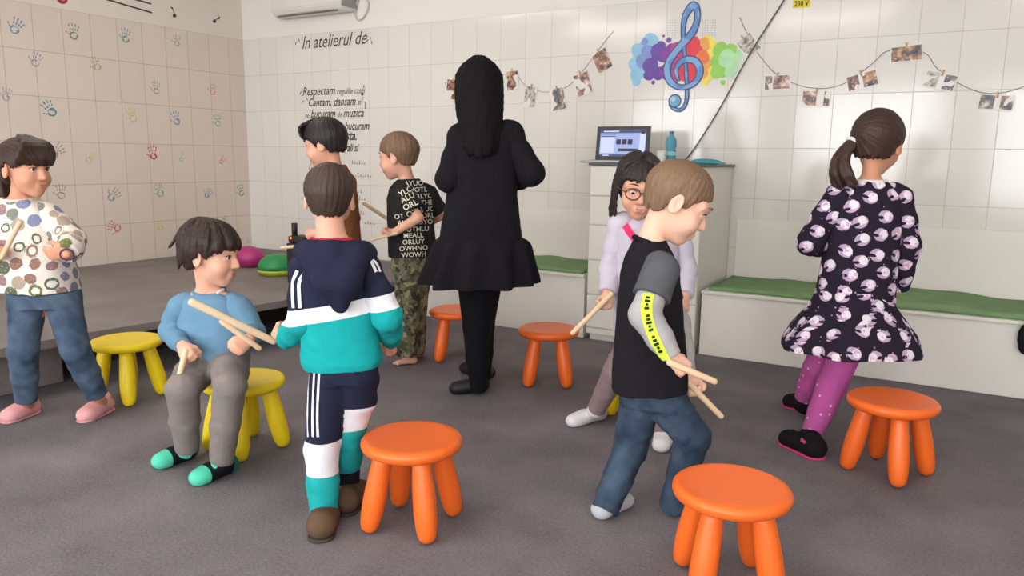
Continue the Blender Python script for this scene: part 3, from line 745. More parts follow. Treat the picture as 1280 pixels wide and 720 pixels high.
RW = [(936, 57, 22, 31, 38, None, 'tilted portrait photo beside the clef sticker'), (972, 103, 33, 22, 1, (.3, .34), 'landscape photo with white left edge, next to the black cable'), (1020, 123, 36, 24, -3, (.52, .78), 'photo hanging lowest left of the ponytail girl'), (1078, 101, 39, 25, 14, (.4, .52), 'photo tilted up just left of the garland peak'), (1133, 67, 40, 26, 4, None, 'topmost photo of the right garland'), (1175, 101, 42, 27, -15, (.45, .62), 'photo tilted down just right of the garland peak'), (1245, 128, 45, 26, -5, (.45, .62), 'rightmost photo of the right garland')]
for i, (x, y, w, h, ro, sp_, wh) in enumerate(RW): photo(x, y, w, h, ro, i + 7, wh, 'photos on the right garland', sp_)
def wall_line(name, pts, rad, mat, label, cat, d=.005, z_ext=None):
    P = [on_y(*p) - np.array([0, d, 0]) for p in pts]
    o = tube(name, spline(P, 6), rad, mat, None, 8); return tag(o, label, cat)
wall_line('garland_string', [(556, 104), (600, 101), (641, 92), (657, 107), (680, 115), (706, 110), (726, 92), (746, 66), (758, 50), (768, 38)], .0022, M_string, 'thin string of the left photo garland on the back wall', 'string')
wall_line('garland_string', [(925, 22), (933, 40), (944, 62), (971, 93), (1004, 108), (1036, 110), (1062, 101), (1090, 80), (1112, 63), (1155, 66), (1171, 85), (1198, 104), (1228, 116), (1258, 115), (1290, 103), (1330, 80)], .0022, M_string, 'thin string of the right photo garland on the back wall', 'string')
wall_line('power_cord', [(996, -30), (980, 2), (938, 68), (900, 137), (866, 190), (852, 204)], .005, plain('black_cable', (88, 78, 72), .5), 'dark cable running diagonally down the wall to the cabinet', 'cable', d=.022)

# yellow voltage plate
p0, p1 = on_y(991, 10.5), on_y(1013, 9)
sg = empty('voltage_sign', ((p0[0] + p1[0]) / 2, WY - .002, p0[2] + .035), label='yellow 230 V plate high on the back wall at the photo top', cat='sign'); w2 = (p1[0] - p0[0]) / 2
box_obj('plate', (-w2, -.002, -.035), (w2, .002, .06), plain('yellow_plate', (222, 202, 40), .5), sg, .001)
me = text_mesh('230 V', .05, 0, .0012); xs_ = [v.co.x for v in me.vertices]; mw = max(xs_)
from_py('marking', [(-w2 * .82 + v.co.x / mw * w2 * 1.64, -.0032, -.025 + v.co.y * 1.0) for v in me.vertices], [tuple(q.vertices) for q in me.polygons], plain('sign_black', (40, 38, 30), .6), sg, smooth=False)

# air conditioner
a, b = on_y(338, 15, 5.5), on_y(428, 12, 5.5)
ac = empty('air_conditioner', ((a[0] + b[0]) / 2, WY, 2.62), label='white wall-mounted air conditioner high on the back wall', cat='air conditioner'); h = (b[0] - a[0]) / 2
zb = on_y(350, 21, 5.52)[2] - 2.62
prof = [(-.002, zb + .02), (-.10, zb - .005), (-.17, zb + .012), (-.208, zb + .06), (-.215, zb + .12), (-.212, zb + .27), (-.19, zb + .30), (-.002, zb + .30)]
bm = bmesh.new(); L_ = [[bm.verts.new((s * h, y, z)) for y, z in prof] for s in (-1, 1)]
for i in range(len(prof)):
    j = (i + 1) % len(prof); bm.faces.new((L_[0][i], L_[0][j], L_[1][j], L_[1][i]))
bm.faces.new(L_[0]); bm.faces.new(L_[1][::-1]); bmesh.ops.recalc_face_normals(bm, faces=bm.faces[:]); bmesh.ops.bevel(bm, geom=bm.edges[:], offset=.01, segments=2, affect='EDGES')
from_bm('body', bm, plain('ac_white', (224, 219, 212), .45), ac)
bm = bmesh.new(); box(bm, (-h * .86, -.178, zb + .0), (h * .80, -.16, zb + .012), .003); from_bm('louvre', bm, plain('ac_slit', (96, 88, 84), .6), ac)
bm = bmesh.new(); box(bm, (h - .012, -.21, zb + .03), (h + .006, -.01, zb + .29), .004); from_bm('side_cap', bm, plain('ac_grey', (150, 146, 144), .5), ac)
wall_line('looped_cord', [(442, -12), (458, -2), (462, 8), (456, 22), (449, 25), (445, 17), (448, 4), (455, -10)], .008, plain('white_cable', (206, 200, 192), .5), 'pale cable looped beside the air conditioner', 'cable', d=.02)

# ------------------------------------------------------------------ left wall: painted staff, notes and children's handprints
def lw(px, py):
    p = on_x(px, py); return (p[1], p[2])
def lpoly(bm, pts, d=.0015, mi=0):
    f = bm.faces.new([bm.verts.new((LX + d, p[0], p[1])) for p in pts]); f.material_index = mi
def lell(bm, c, ra, rb, ang, d=.0015, mi=0, n=14):
    ca, sa = math.cos(ang), math.sin(ang)
    lpoly(bm, [(c[0] + ra * math.cos(t) * ca - rb * math.sin(t) * sa, c[1] + ra * math.cos(t) * sa + rb * math.sin(t) * ca) for t in [2 * PI * k / n for k in range(n)]], d, mi)
def lstroke(bm, a, b, w, d=.0015, mi=0):
    a = np.array(a); b = np.array(b); t = (b - a) / np.linalg.norm(b - a); n_ = np.array([-t[1], t[0]]) * w / 2
    lpoly(bm, [a - n_, a + n_, b + n_, b - n_], d, mi)
st = empty('wall_sticker', (0, 0, 0), label='black music staff with a red disc painted high on the left wall', cat='wall sticker')
M_ink = plain('staff_ink', (64, 48, 46), .7)
bm = bmesh.new()
for (ax_, ay), (bx_, by_) in (((105, -9), (190, 16)), ((128, -12), (189, 5)), ((20, -34), (105, -9)), ((40, -36), (128, -12))): lstroke(bm, lw(ax_, ay), lw(bx_, by_), .014)
bm_link('staff_lines', bm, M_ink, st)
bm = bmesh.new(); c = lw(77, -3); lell(bm, c, .05, .05, 0, .002, 0, 24); lell(bm, (c[0] + .006, c[1] + .006), .03, .03, 0, .0025, 1, 20)
bm_link('red_disc', bm, [plain('deep_red', (150, 36, 48), .6), plain('pale_red', (206, 160, 156), .6)], st)
for (hx, hy), (sx, sy), (fx, fy), lab in (((218, 19.5), (216, 11), (213.5, 9), 'right of the staff'), ((268, 26.5), (274.5, 21), (273, 24), 'nearest the room corner')):
    bm = bmesh.new(); hc = lw(hx, hy); sc_ = lw(sx, sy); lell(bm, hc, .022, .017, .5); lstroke(bm, hc, sc_, .007, .0018); lstroke(bm, sc_, lw(fx, fy), .016, .002)
    o = bm_link('wall_art', bm, M_ink); tag(o, 'small black music note on the left wall, ' + lab, 'wall sticker')
HP = [(20, 33, (112, 140, 176), .5, 1), (92, 40, (116, 140, 104), 0, 1), (157, 45, (120, 150, 158), .05, .95), (221, 51, (150, 152, 148), 0, .8), (62, 136, (92, 136, 152), -.6, 1.05), (165, 144, (206, 190, 122), -.3, 1), (220, 148, (122, 150, 176), -.25, 1), (272, 151, (150, 168, 146), -.1, .95),
      (71, 189, (150, 148, 132), .9, 1), (113, 198, (202, 182, 120), .8, .8), (191, 191, (188, 66, 84), -.15, 1), (228, 197, (176, 188, 156), .5, .7), (278, 200, (206, 108, 108), .6, .7), (142, 244, (146, 158, 146), .9, 1), (199, 238, (140, 168, 112), -.35, 1), (260, 242, (104, 146, 180), .7, .8), (301, 238, (118, 160, 92), -.3, .95),
      (143, 284, (190, 112, 120), -1.2, 1), (199, 282, (212, 200, 92), -.5, .85), (76, 240, (164, 132, 124), 0, .95), (298, 281, (212, 204, 122), 0, .7), (281, 274, (150, 152, 172), .9, .6), (195, 110, (152, 162, 116), 0, .9), (266, 112, (206, 122, 122), .1, .85), (310, 300, (196, 168, 172), 0, .5), (8, 118, (150, 160, 160), .2, .8), (45, 75, (160, 150, 170), .4, .9), (120, 80, (170, 160, 120), -.4, .9)]
for i, (px, py, c, ang, sc_) in enumerate(HP):
    bm = bmesh.new(); Y0, Z0 = lw(px, py); s = .072 * sc_; ca, sa = math.cos(ang), math.sin(ang); rr = np.random.RandomState(i)
    def hp(u, v): return (Y0 + s * (u * ca + v * sa), Z0 + s * (-u * sa + v * ca))
    n = 22; g0_, g1_ = rr.uniform(-.5, 2.5), rr.uniform(.55, .9)     # the middle and one side of the palm barely touch the wall
    for k in range(n):
        t0, t1 = 2 * PI * k / n, 2 * PI * (k + 1) / n
        q = lambda t: .30 + .62 * max(0, math.cos((t - g0_) / 2)) ** .5 * (.75 + .25 * math.sin(t * 5 + i)) * g1_ if math.cos(t - g0_) > -.75 else .85
        ring = lambda t, f: hp(.50 * f * math.cos(t) + .03 * math.sin(4 * t + i), .46 * f * math.sin(t) - .42)
        lpoly(bm, [ring(t0, 1), ring(t1, 1), ring(t1, q(t1 - PI)), ring(t0, q(t0 - PI))])
    for k, (fx, fa, L) in enumerate(((-.56, -.85, .55), (-.36, -.28, .80), (-.1, -.05, .92), (.18, .12, .86), (.42, .36, .66))):
        if sc_ < .75 and k in (0, 3): continue
        b0 = (fx, .12 if k else -.35); fu, fv = math.sin(fa), math.cos(fa); w = rr.uniform(.06, .085)
        for g0, g1 in ((0, rr.uniform(.3, .45)), (.5, .97)):
            m_ = (g0 + g1) / 2
            lpoly(bm, [hp(b0[0] + fu * L * t - fv * ww, b0[1] + fv * L * t + fu * ww) for t, ww in ((g0, w * .5), (g0, -w * .5), (m_, -w * 1.15), (g1, -w * .55), (g1 + .03, 0), (g1, w * .55), (m_, w * 1.15))])
    bm_link('handprint', bm, plain('handprint_paint_%d' % i, c, .6, var=.25, vscale=60), wall_left)

# ------------------------------------------------------------------ things on the platform and the black stand
dk = on_z(313, 333, .312)
S = Sdf(.02); S.ell((0, 0, .085), (.155, .13, .10)).cap((-.15, 0, .07), (-.2, -.01, .06), .03, .012).half((0, 0, 0), (0, 0, -1))
o = S.obj('balance_dome', .008, plain('magenta_plastic', (170, 44, 112), .45)); o.location = (dk[0], dk[1] - .02, .313); tag(o, 'magenta plastic dome on the grey platform near the room corner', 'dome')
dk = on_z(348, 343, .312)
dm = empty('balance_dome', (dk[0], dk[1], .313), label='green half-dome with yellow-green underside on the platform by the black stand', cat='dome')
V, Fc = lathe_data([(.01, 0), (.13, .0), (.165, .03), (.168, .045), (.15, .05)], 40); from_py('base', V, Fc, plain('yellow_green_plastic', (186, 190, 60), .45), dm)
V, Fc = lathe_data([(.166, .046), (.16, .085), (.14, .125), (.10, .155), (.05, .17), (.008, .174)], 40); from_py('shell', V, Fc, plain('green_plastic', (34, 132, 72), .4), dm)
M_blk = plain('black_plastic', (30, 29, 32), .5)
sp0 = at(371, 300, 5.9)
bs = empty('speaker_stand', (sp0[0], sp0[1], .312), label='black speaker column with an orange light beside the platform domes', cat='speaker')
zc = sp0[2] - .312
box_obj('cabinet', (-.055, -.06, 0), (.11, .1, zc - .02), M_blk, bs, .012)
box_obj('shoulder', (-.045, -.05, zc - .02), (.12, .09, zc + .035), M_blk, bs, .015)
tube('handle', [(-.02, .0, zc + .03), (-.02, 0, zc + .13)], [.022, .024], M_blk, bs)
V, Fc = lathe_data([(.002, 0), (.010, .003), (.010, .006), (.002, .009)], 16)
o = from_py('indicator_light', V, Fc, emit('orange_light', (255, 150, 40), 1.5), bs); o.location = (.0, -.058, zc + .02); o.rotation_euler = (PI / 2, 0, 0)
# ------------------------------------------------------------------ children's stools: round dished seat on four splayed, bulging legs
def stool_mat(name, c):
    return plain(name, c, .38, .45, var=.04, vscale=6)
M_or, M_ye = stool_mat('orange_plastic', (240, 106, 34)), stool_mat('yellow_plastic', (238, 206, 22))
def stool_proto(mat):
    r = empty('stool', (0, 0, 0))
    V, Fc = lathe_data([(.004, .252), (.13, .252), (.158, .255), (.171, .263), (.176, .275), (.175, .287), (.168, .296), (.156, .3), (.142, .2985), (.10, .2955), (.004, .294)], 72); V = [(x, y, z + .03) for x, y, z in V]
    from_py('seat', V, Fc, mat, r)
    for k in range(4):
        a = k * PI / 2; top = Vector((.098 * math.cos(a), .098 * math.sin(a), .292)); bot = Vector((.160 * math.cos(a), .160 * math.sin(a), 0.0))
        d = (top - bot); L = d.length; q = d.to_track_quat('Z', 'Y').to_matrix()
        prof = [(.003, .000), (.017, .003), (.027, .012), (.033, .028), (.0375, .06), (.0400, .10), (.0395, .15), (.037, .20), (.034, .25), (.032, L)]
        V, Fc = lathe_data(prof, 28); lift = 0.006
        V = [tuple(bot + q @ Vector(v) + Vector((0, 0, lift))) for v in V]
        from_py('leg', V, Fc, mat, r)
    return r
def copy_tree(o, parent=None):
    c = o.copy(); COL.objects.link(c)
    if parent is not None: c.parent = parent
    for ch in list(o.children): copy_tree(ch, c)
    return c
SIDE = {0: .012, 1: -.012, 2: -.02, 5: .03, 6: -.03, 7: -.045, 4: .02}
SHIFT = {0: .03, 1: .085, 2: .04, 3: .09, 4: .02, 5: .09, 6: -.03, 7: -.03}
ST = [(-1.600, 2.040, 56, 0, 'orange stool just behind the boy in the navy and teal tracksuit'),
      (-0.548, 2.290, 75, 0, 'orange stool nearest the camera, in front of the boy in the black top'),
      (-0.172, 3.480, 20, 0, 'orange stool beside the ponytail girl in the spotted dress'),
      (-2.035, 3.915, -18, 0, 'orange stool between the woman in black and the cabinet'),
      (-2.775, 4.010, -10, 0, 'orange stool farthest back, partly hidden behind the woman in black'),
      (-3.800, 2.430, -35, 1, 'yellow stool standing in front of the grey platform at left'),
      (-2.595, 2.190, 40, 1, 'yellow stool the boy in the blue top sits on'),
      (-1.245, 3.540, 200, 1, 'yellow stool mostly hidden behind the boy in the black top')]
pro = [stool_proto(M_or), stool_proto(M_ye)]; used = [False, False]
for i, (x, y, a, c, lab) in enumerate(ST):
    x += SIDE.get(i, 0) * CY - FWD[0] * SHIFT.get(i, 0); y += SIDE.get(i, 0) * SY - FWD[1] * SHIFT.get(i, 0)
    o = pro[c] if not used[c] else copy_tree(pro[c]); used[c] = True
    o.location = (x, y, 0); o.rotation_euler = (0, 0, math.radians(a)); tag(o, lab, 'stool', 'orange plastic stools' if c == 0 else 'yellow plastic stools')
# ------------------------------------------------------------------ people: helper kit
SIDES = ('L', 'R')
class Head:
    def __init__(s, c, f, up=(0, 0, 1), sc=1.0):
        s.c = np.array(c, float); s.f = unit(f); u = np.array(up, float); s.up = unit(u - s.f * (u @ s.f)); s.ex = np.cross(s.f, s.up); s.s = sc
        s.ax = [s.ex, s.f, s.up]
    def P(s, x, y, z): return s.c + s.s * (x * s.ex + y * s.f + z * s.up)
class Fig:
    def __init__(s, px, py, label, group=None, z=0.0, D=None):
        P = on_z(px, py, z)
        if D is not None: P = at(px, py, D); P[2] = 0
        s.P0 = np.array([P[0], P[1], 0.0]); s.D = float(P @ FWD)
        s.U = float(np.linalg.norm(at(641, 400, s.D) - at(640, 400, s.D)))
        s.root = empty('person', s.P0, YAW, label, 'person', group)
    def J(s, px, py, off=0.0): return s.loc(at(px, py, s.D + off))
    def loc(s, P):
        d = np.array(P) - s.P0; return np.array([CY * d[0] + SY * d[1], -SY * d[0] + CY * d[1], d[2]])
    def world(s, p): return s.P0 + np.array([CY * p[0] - SY * p[1], SY * p[0] + CY * p[1], p[2]])
    def ground(s, px, py): return s.loc(on_z(px, py, 0.0))

def head_sdf(S, H, girl=False):
    k = H.s; P = H.P; ax = H.ax
    S.ell(P(0, -.008, .028), np.array((.071, .090, .078)) * k, ax, .01)
    S.ell(P(0, .028, -.035), np.array((.054, .056, .062)) * k, ax, .03 * k)
    S.ell(P(0, .058, -.082), .020 * k, ax, .03 * k)
    for q in (-1, 1):
        S.ell(P(q * .036, .055, -.036), np.array((.022, .022, .022)) * k, ax, .03 * k)      # cheeks
        S.cap(P(q * .012, .082, .022), P(q * .045, .062, .022), .010 * k, .010 * k, .02 * k)   # brow ridge
        S.ell(P(q * .030, .088, .004), np.array((.015, .011, .010)) * k, ax, .012 * k, '-')    # eye hollow
    for q in (-1, 1):
        S.ell(P(q * .029, .0685, .003), .0155 * k, ax, .003)                                   # lids
        S.ell(P(q * .029, .0850, .002), np.array((.0145, .008, .0068)) * k, ax, .004 * k, '-')  # opening
    S.chain([P(0, .080, .010), P(0, .090, -.012), P(0, .099, -.026)], [.007 * k, .0085 * k, .0105 * k], .012 * k)
    for q in (-1, 1): S.ell(P(q * .010, .089, -.029), .0075 * k, ax, .008 * k)
    S.cap(P(-.014, .083, -.0535), P(.014, .083, -.0535), .007 * k, .007 * k, .01 * k)
    S.cap(P(-.011, .082, -.063), P(.011, .082, -.063), .0075 * k, .0075 * k, .01 * k)
    S.cap(P(-.02, .092, -.058), P(.02, .092, -.058), .002 * k, .002 * k, .004 * k, op='-')
    for q in (-1, 1):
        A = [unit(H.ex * q * .94 - H.f * .34), unit(H.f * .94 + H.ex * q * .34), H.up]
        S.ell(P(q * .074, -.010, -.008), np.array((.009, .019, .031)) * k, A, .006 * k)
        S.ell(P(q * .083, -.006, -.004), np.array((.008, .011, .019)) * k, A, .006 * k, '-')

def face_parts(F, H, iris=(58, 40, 30), brow=(60, 44, 36), lip=(196, 110, 104), gaze=None):
    k = H.s; g = unit(gaze) if gaze is not None else H.f
    M_eye = plain('eye_white', (236, 230, 224), .2); M_ir = plain('iris_%d' % iris[0], iris, .15)
    for q in (-1, 1):
        c = H.P(q * .029, .0685, .003); R = .0142 * k; V = []; Fc = []; n, m = 20, 14
        a = unit(np.cross(g, [0.1, 0.2, 1])); b = np.cross(g, a)
        for i in range(m + 1):
            th = PI * i / m
            for j in range(n): V.append(c + R * (math.cos(th) * g + math.sin(th) * (math.cos(2 * PI * j / n) * a + math.sin(2 * PI * j / n) * b)))
        for i in range(m):
            for j in range(n): Fc.append((i * n + j, i * n + (j + 1) % n, (i + 1) * n + (j + 1) % n, (i + 1) * n + j))
        o = from_py('eye', V, Fc, [M_eye, M_ir], F.root)
        for p in o.data.polygons:
            if p.index < 2 * n: p.material_index = 1
        bp = [H.P(q * x, y, z) for x, y, z in ((.013, .0925, .0285), (.028, .0895, .033), (.046, .075, .029))]
        tube('eyebrow', spline(bp, 4), [.0012 * k, .002 * k, .0023 * k, .0024 * k, .0024 * k, .0022 * k, .0018 * k, .0014 * k, .0008 * k][:len(spline(bp, 4))], plain('brow_%d' % brow[0], brow, .8), F.root, 8)
    lash = plain('eyelash', (38, 28, 26), .7)
    for q in (-1, 1):
        tube('eyelash', spline([H.P(q * x, y, z) for x, y, z in ((.0155, .0795, .0045), (.022, .0835, .0095), (.030, .0845, .0108), (.038, .0800, .0095), (.0445, .0725, .0055))], 4), [.0006 * k] + [.0015 * k] * 15 + [.0008 * k], lash, F.root, 6)
    V1, F1 = tube_data(spline([H.P(x, y, z) for x, y, z in ((-.018, .0845, -.0575), (-.007, .0905, -.0545), (0, .0905, -.056), (.007, .0905, -.0545), (.018, .0845, -.0575))], 4), [.0006 * k] + [.0026 * k] * 15 + [.0006 * k], 8)
    V2, F2 = tube_data(spline([H.P(x, y, z) for x, y, z in ((-.016, .084, -.0595), (0, .090, -.0635), (.016, .084, -.0595))], 6), [.0008 * k] + [.0031 * k] * 11 + [.0008 * k], 8)
    n = len(V1); from_py('lips', V1 + V2, F1 + [tuple(i + n for i in f) for f in F2], plain('lip_%d' % lip[0], lip, .45), F.root)

def hand_sdf(S, W, d, s, right, sz=1.0, curl=(15, 25, 20), spread=0.0, thumb='open'):
    d = unit(d); s = np.array(s, float); s = unit(s - d * (s @ d)); n = np.cross(s, d) if right else np.cross(d, s)
    W = np.array(W, float); K = .003
    rot = lambda v, a: v * math.cos(a)
    offs = (.0215, .0075, -.0070, -.0205); Ls = (.046, .051, .047, .037)
    for i, (o, L) in enumerate(zip(offs, Ls)):
        Kn = W + sz * (d * (.062 - .0025 * abs(i - 1)) + s * o)
        S.cap(W + sz * (d * .006 + s * o * .45), Kn, .0125 * sz, .0095 * sz, .010)
        p = Kn; ang = 0; fan = spread * o * 12
        for j, (fr, cu) in enumerate(zip((.44, .31, .25), curl)):
            ang += math.radians(cu + (i - 1) * 3)
            v = unit(d * math.cos(ang) + n * math.sin(ang) + s * fan * math.cos(ang)); q = p + v * L * fr * sz
            S.cap(p, q, (.0082 - .0008 * j) * sz, (.0076 - .0008 * j) * sz, .004 if j else .006); p = q
    S.ell(W + sz * (d * .034 + n * .002), np.array((.030, .035, .0125)) * sz, [s, d, n], .012)
    t0 = W + sz * (d * .012 + s * .016 + n * .004)
    if thumb == 'grip':
        t1 = t0 + sz * (s * .016 + d * .022 + n * .014); t2 = t1 + sz * (d * .014 + n * .022 - s * .002); t3 = t2 + sz * (d * .010 + n * .010 - s * .012)
    else:
        t1 = t0 + sz * (s * .020 + d * .020 + n * .006); t2 = t1 + sz * (s * .010 + d * .024 + n * .006); t3 = t2 + sz * (d * .020 + n * .004)
    S.chain([t0, t1, t2, t3], [.0125 * sz, .0105 * sz, .0088 * sz, .007 * sz], .007)
    return W + sz * (d * .066 + n * .020)     # centre of a gripped rod

def body(F, H, J, mat, vox, arm=(.034, .028, .022), leg=(.055, .042, .03), torso=(.10, .07), hands={}, neck_r=.036, bare_feet=False, hs=1.0):
    """one continuous skin surface: head, neck, slim trunk, limbs, hands and feet"""
    S = Sdf(.02); head_sdf(S, H)
    nk = J['neck']; S.cap(nk - unit(H.P(0, -.02, -.05) - nk) * .02, H.P(0, -.022, -.045), neck_r * 1.08, neck_r * .95, .022)
    hipc = (J['hipL'] + J['hipR']) / 2; side = J['shL'] - J['shR']
    S.loft(hipc, nk, side, [(0, torso[0] * .95, torso[1]), (.35, torso[0] * .85, torso[1] * .9), (.75, torso[0], torso[1]), (.92, torso[0] * .75, torso[1] * .7), (1.0, torso[0] * .3, torso[1] * .4)], .02)
    for q in SIDES:
        S.cap(nk + (J['sh' + q] - nk) * .3, J['sh' + q], arm[0], arm[0], .03)
        S.cap(J['sh' + q], J['el' + q], arm[0], arm[1], .01); S.cap(J['el' + q], J['wr' + q], arm[1], arm[2], .006)
        if q in hands:
            h = hands[q]; h['g'] = hand_sdf(S, J['wr' + q], h.get('d', J['wr' + q] - J['el' + q]), h['s'], q == 'R', h.get('sz', hs), h.get('curl', (15, 25, 20)), h.get('spread', .1), h.get('thumb', 'open'))
        S.cap(hipc + (J['hip' + q] - hipc) * .6, J['kn' + q], leg[0], leg[1], .02)
        S.chain([J['kn' + q], J['kn' + q] * .6 + J['an' + q] * .4, J['an' + q]], [leg[1], leg[1] * .98, leg[2]], .012)
        he, to = J['heel' + q], J['toe' + q]
        S.cap(J['an' + q], he + [0, 0, .028], leg[2], .026, .012); S.cap(he + [0, 0, .026], to + [0, 0, .018], .026, .021, .02, flat=((0, 0, 1), .8))
        if bare_feet:
            tv = unit(to - he); sv = np.cross(tv, [0, 0, 1]); sg = 1 if q == 'L' else -1
            for i in range(5): S.cap(to + [0, 0, .012] + sv * sg * (.022 - .011 * i), to + tv * (.020 - .004 * i) + [0, 0, .010] + sv * sg * (.022 - .011 * i), .0095 - .0008 * i, .0085 - .0008 * i, .004)
    lo = min(J['heelL'][2], J['heelR'][2], J['toeL'][2], J['toeR'][2])
    S.half((0, 0, lo + .003), (0, 0, -1), .004)
    return S.obj('body', vox, mat, F.root)

def foot_shape(S, an, he, to, w, h, leg_r, top, k=.02):
    """sock or shoe: heel to toe with a flat sole; top = point where it ends on the shin"""
    S.cap(he + [0, 0, h], to + [0, 0, h * .75], w, w * .86, k, flat=((0, 0, 1), .85)); S.cap(he * .45 + to * .55 + [0, 0, h], to * .9 + he * .1 + [0, 0, h * .8], w * 1.02, w * .95, k, flat=((0, 0, 1), .8))
    if top is not None: S.chain([he + [0, 0, h * 1.1], an, top], [w, leg_r, leg_r * 1.02], k, cut=True)
    z = min(he[2], to[2]); S.half((0, 0, z + .001), (0, 0, -1), .004)

def hair_cap(H, prof, off=.011, k=.012, nape=True, vol=(1, 1, 1), fade=0.0):
    S = Sdf(k); c, ex, f, up, s = H.c, H.ex, H.f, H.up, H.s
    ys = np.array([p[0] for p in prof]) * s; zs = np.array([p[1] for p in prof]) * s
    r = (np.array((.071, .090, .078)) + off) * s * np.array(vol)
    def fn(X, Y, Z):
        px, py, pz = X - c[0], Y - c[1], Z - c[2]
        x = px * ex[0] + py * ex[1] + pz * ex[2]; y = px * f[0] + py * f[1] + pz * f[2]; z = px * up[0] + py * up[1] + pz * up[2]
        y1 = y + .008 * s; z1 = z - .028 * s
        k0 = np.sqrt((x / r[0]) ** 2 + (y1 / r[1]) ** 2 + (z1 / r[2]) ** 2); d = (k0 - 1) * r.min()
        if nape:
            a, b, cc = .062 * s, .062 * s, .075 * s; k1 = np.sqrt((x / a) ** 2 + ((y + .030 * s) / b) ** 2 + ((z + .015 * s) / cc) ** 2); d2 = (k1 - 1) * a
            hh = np.maximum(.02 - np.abs(d - d2), 0) / .02; d = np.minimum(d, d2) - hh * hh * .005
        zm = np.interp(y, ys, zs) + s * (.003 * np.sin(x / s * 260) + .004 * np.sin((x + y) / s * 150 + 1) + .003 * np.sin((x - y) / s * 410))
        if fade: d = d + (1 - np.clip((z - zm) / (.075 * s), 0, 1)) * off * s * fade
        return np.maximum(d, (zm - z) * .8)
    return S.fn(fn, H.P(0, -.01, 0), .15 * s)

def trousers(J, wr, lr, hem, waistA, waistB, side, secs, k=.03):
    S = Sdf(k); S.loft(waistA, waistB, side, secs, k)
    for q in SIDES:
        hip, kn, an = J['hip' + q], J['kn' + q], J['an' + q]
        end = an + unit(an - kn) * hem
        S.cap(hip, kn, lr[0], lr[1], k); m = kn * .5 + end * .5
        S.cap(kn, m, lr[1], lr[2], .012); S.cap(m, end, lr[2], lr[3], .012, cut=True)
    return S
def bvh(o):
    me = o.data; return BVHTree.FromPolygons([v.co for v in me.vertices], [tuple(p.vertices) for p in me.polygons])
def ribbon_on(F, name, o, pts, w, mat, parent=None, off=.0025, n=24, offs=0.0):
    """cloth strip sewn along a garment: follows the surface where the sight lines through the points meet it"""
    T = bvh(o); P3 = []
    eye = Vector(F.loc(CAM)); L = spline([np.array(p, float) for p in pts], max(2, n // (len(pts) - 1)))
    for p in L:
        tgt = Vector(F.J(p[0], p[1], 0)); h = T.ray_cast(eye, (tgt - eye).normalized())
        if h[0] is not None: P3.append((h[0], h[1], (tgt - eye).normalized()))
    V = []; Fc = []
    for i, (p, nn, vd) in enumerate(P3):
        t = (P3[min(i + 1, len(P3) - 1)][0] - P3[max(0, i - 1)][0]).normalized(); sd = t.cross(nn).normalized()
        for q in (-1, -.33, .33, 1):
            c = p + sd * (q * w / 2 + offs); g = T.find_nearest(c); V.append(g[0] + g[1] * off)
        if i:
            a = 4 * (i - 1); b = 4 * i
            for z in range(3): Fc.append((a + z, a + z + 1, b + z + 1, b + z))
    return from_py(name, V, Fc, mat, parent or F.root)
def print_on(F, name, o, body_txt, px, py, h, mat, rot=0.0, parent=None, off=.0018, width=None, dirv=None):
    """lettering printed on a garment"""
    T = bvh(o); me = text_mesh(body_txt, 1.0, 0, .01); bm = bmesh.new(); bm.from_mesh(me); bpy.data.meshes.remove(me)
    bmesh.ops.triangulate(bm, faces=bm.faces[:]); bmesh.ops.subdivide_edges(bm, edges=[e for e in bm.edges if e.calc_length() > .15], cuts=2, use_grid_fill=False)
    bmesh.ops.triangulate(bm, faces=bm.faces[:])
    xs = [v.co.x for v in bm.verts]; x0, x1 = min(xs), max(xs); eye = Vector(F.loc(CAM)); c = Vector(F.J(px, py, 0))
    vd = (c - eye).normalized(); rt = vd.cross(Vector((0, 0, 1))).normalized(); upv = rt.cross(vd); s = h / .72
    cr, sr = math.cos(rot), math.sin(rot); bad = set()
    for v in bm.verts:
        u = (v.co.x - (x0 + x1) / 2) * s; w = (v.co.y - .36) * s
        t = c + rt * (u * cr - w * sr) + upv * (u * sr + w * cr); hit = T.ray_cast(t - vd * 1.0, vd)
        if hit[0] is None: bad.add(v)
        else: v.co = hit[0] + hit[1] * off
    bmesh.ops.delete(bm, geom=list(bad), context='VERTS')
    m2 = bpy.data.meshes.new(name); bm.to_mesh(m2); bm.free(); return link(name, m2, mat, parent or F.root)
def skirt(F, name, rings, mat, n=150, th=.006, parent=None, sub=4):
    """rings: (centre, rx, ry, ripple, count, phase) from top to hem, interpolated into a dense flared cloth"""
    R = spline([np.array([*c, rx, ry, amp, ph]) for (c, rx, ry, amp, cnt, ph) in rings], sub); cnt = rings[0][4]; V = []; Fc = []; m = len(R)
    for side in (0, 1):
        for q in R:
            c, rx, ry, amp, ph = q[:3], q[3], q[4], max(0, q[5]), q[6]
            for k in range(n):
                t = 2 * PI * k / n; w = 1 + amp * (math.sin(cnt * t + ph) + .5 * math.sin((cnt + 3) * t + 2 * ph) + .3 * math.sin(3 * t + 1)); e = side * th
                V.append(c + np.array([(rx * w - e) * math.cos(t), (ry * w - e) * math.sin(t), 0.05 * amp * math.sin(cnt * t * .5 + ph)]))
    for side in (0, 1):
        b = side * m * n
        for i in range(m - 1):
            for k in range(n):
                q = (b + i * n + k, b + i * n + (k + 1) % n, b + (i + 1) * n + (k + 1) % n, b + (i + 1) * n + k); Fc.append(q if side else q[::-1])
    for k in range(n): Fc.append(((m - 1) * n + k, (m - 1) * n + (k + 1) % n, m * n + (m - 1) * n + (k + 1) % n, m * n + (m - 1) * n + k))
    return from_py(name, V, Fc, mat, parent or F.root)
M_stick = plain('pale_wood', (226, 196, 160), .55, .3, var=.08, vscale=20)
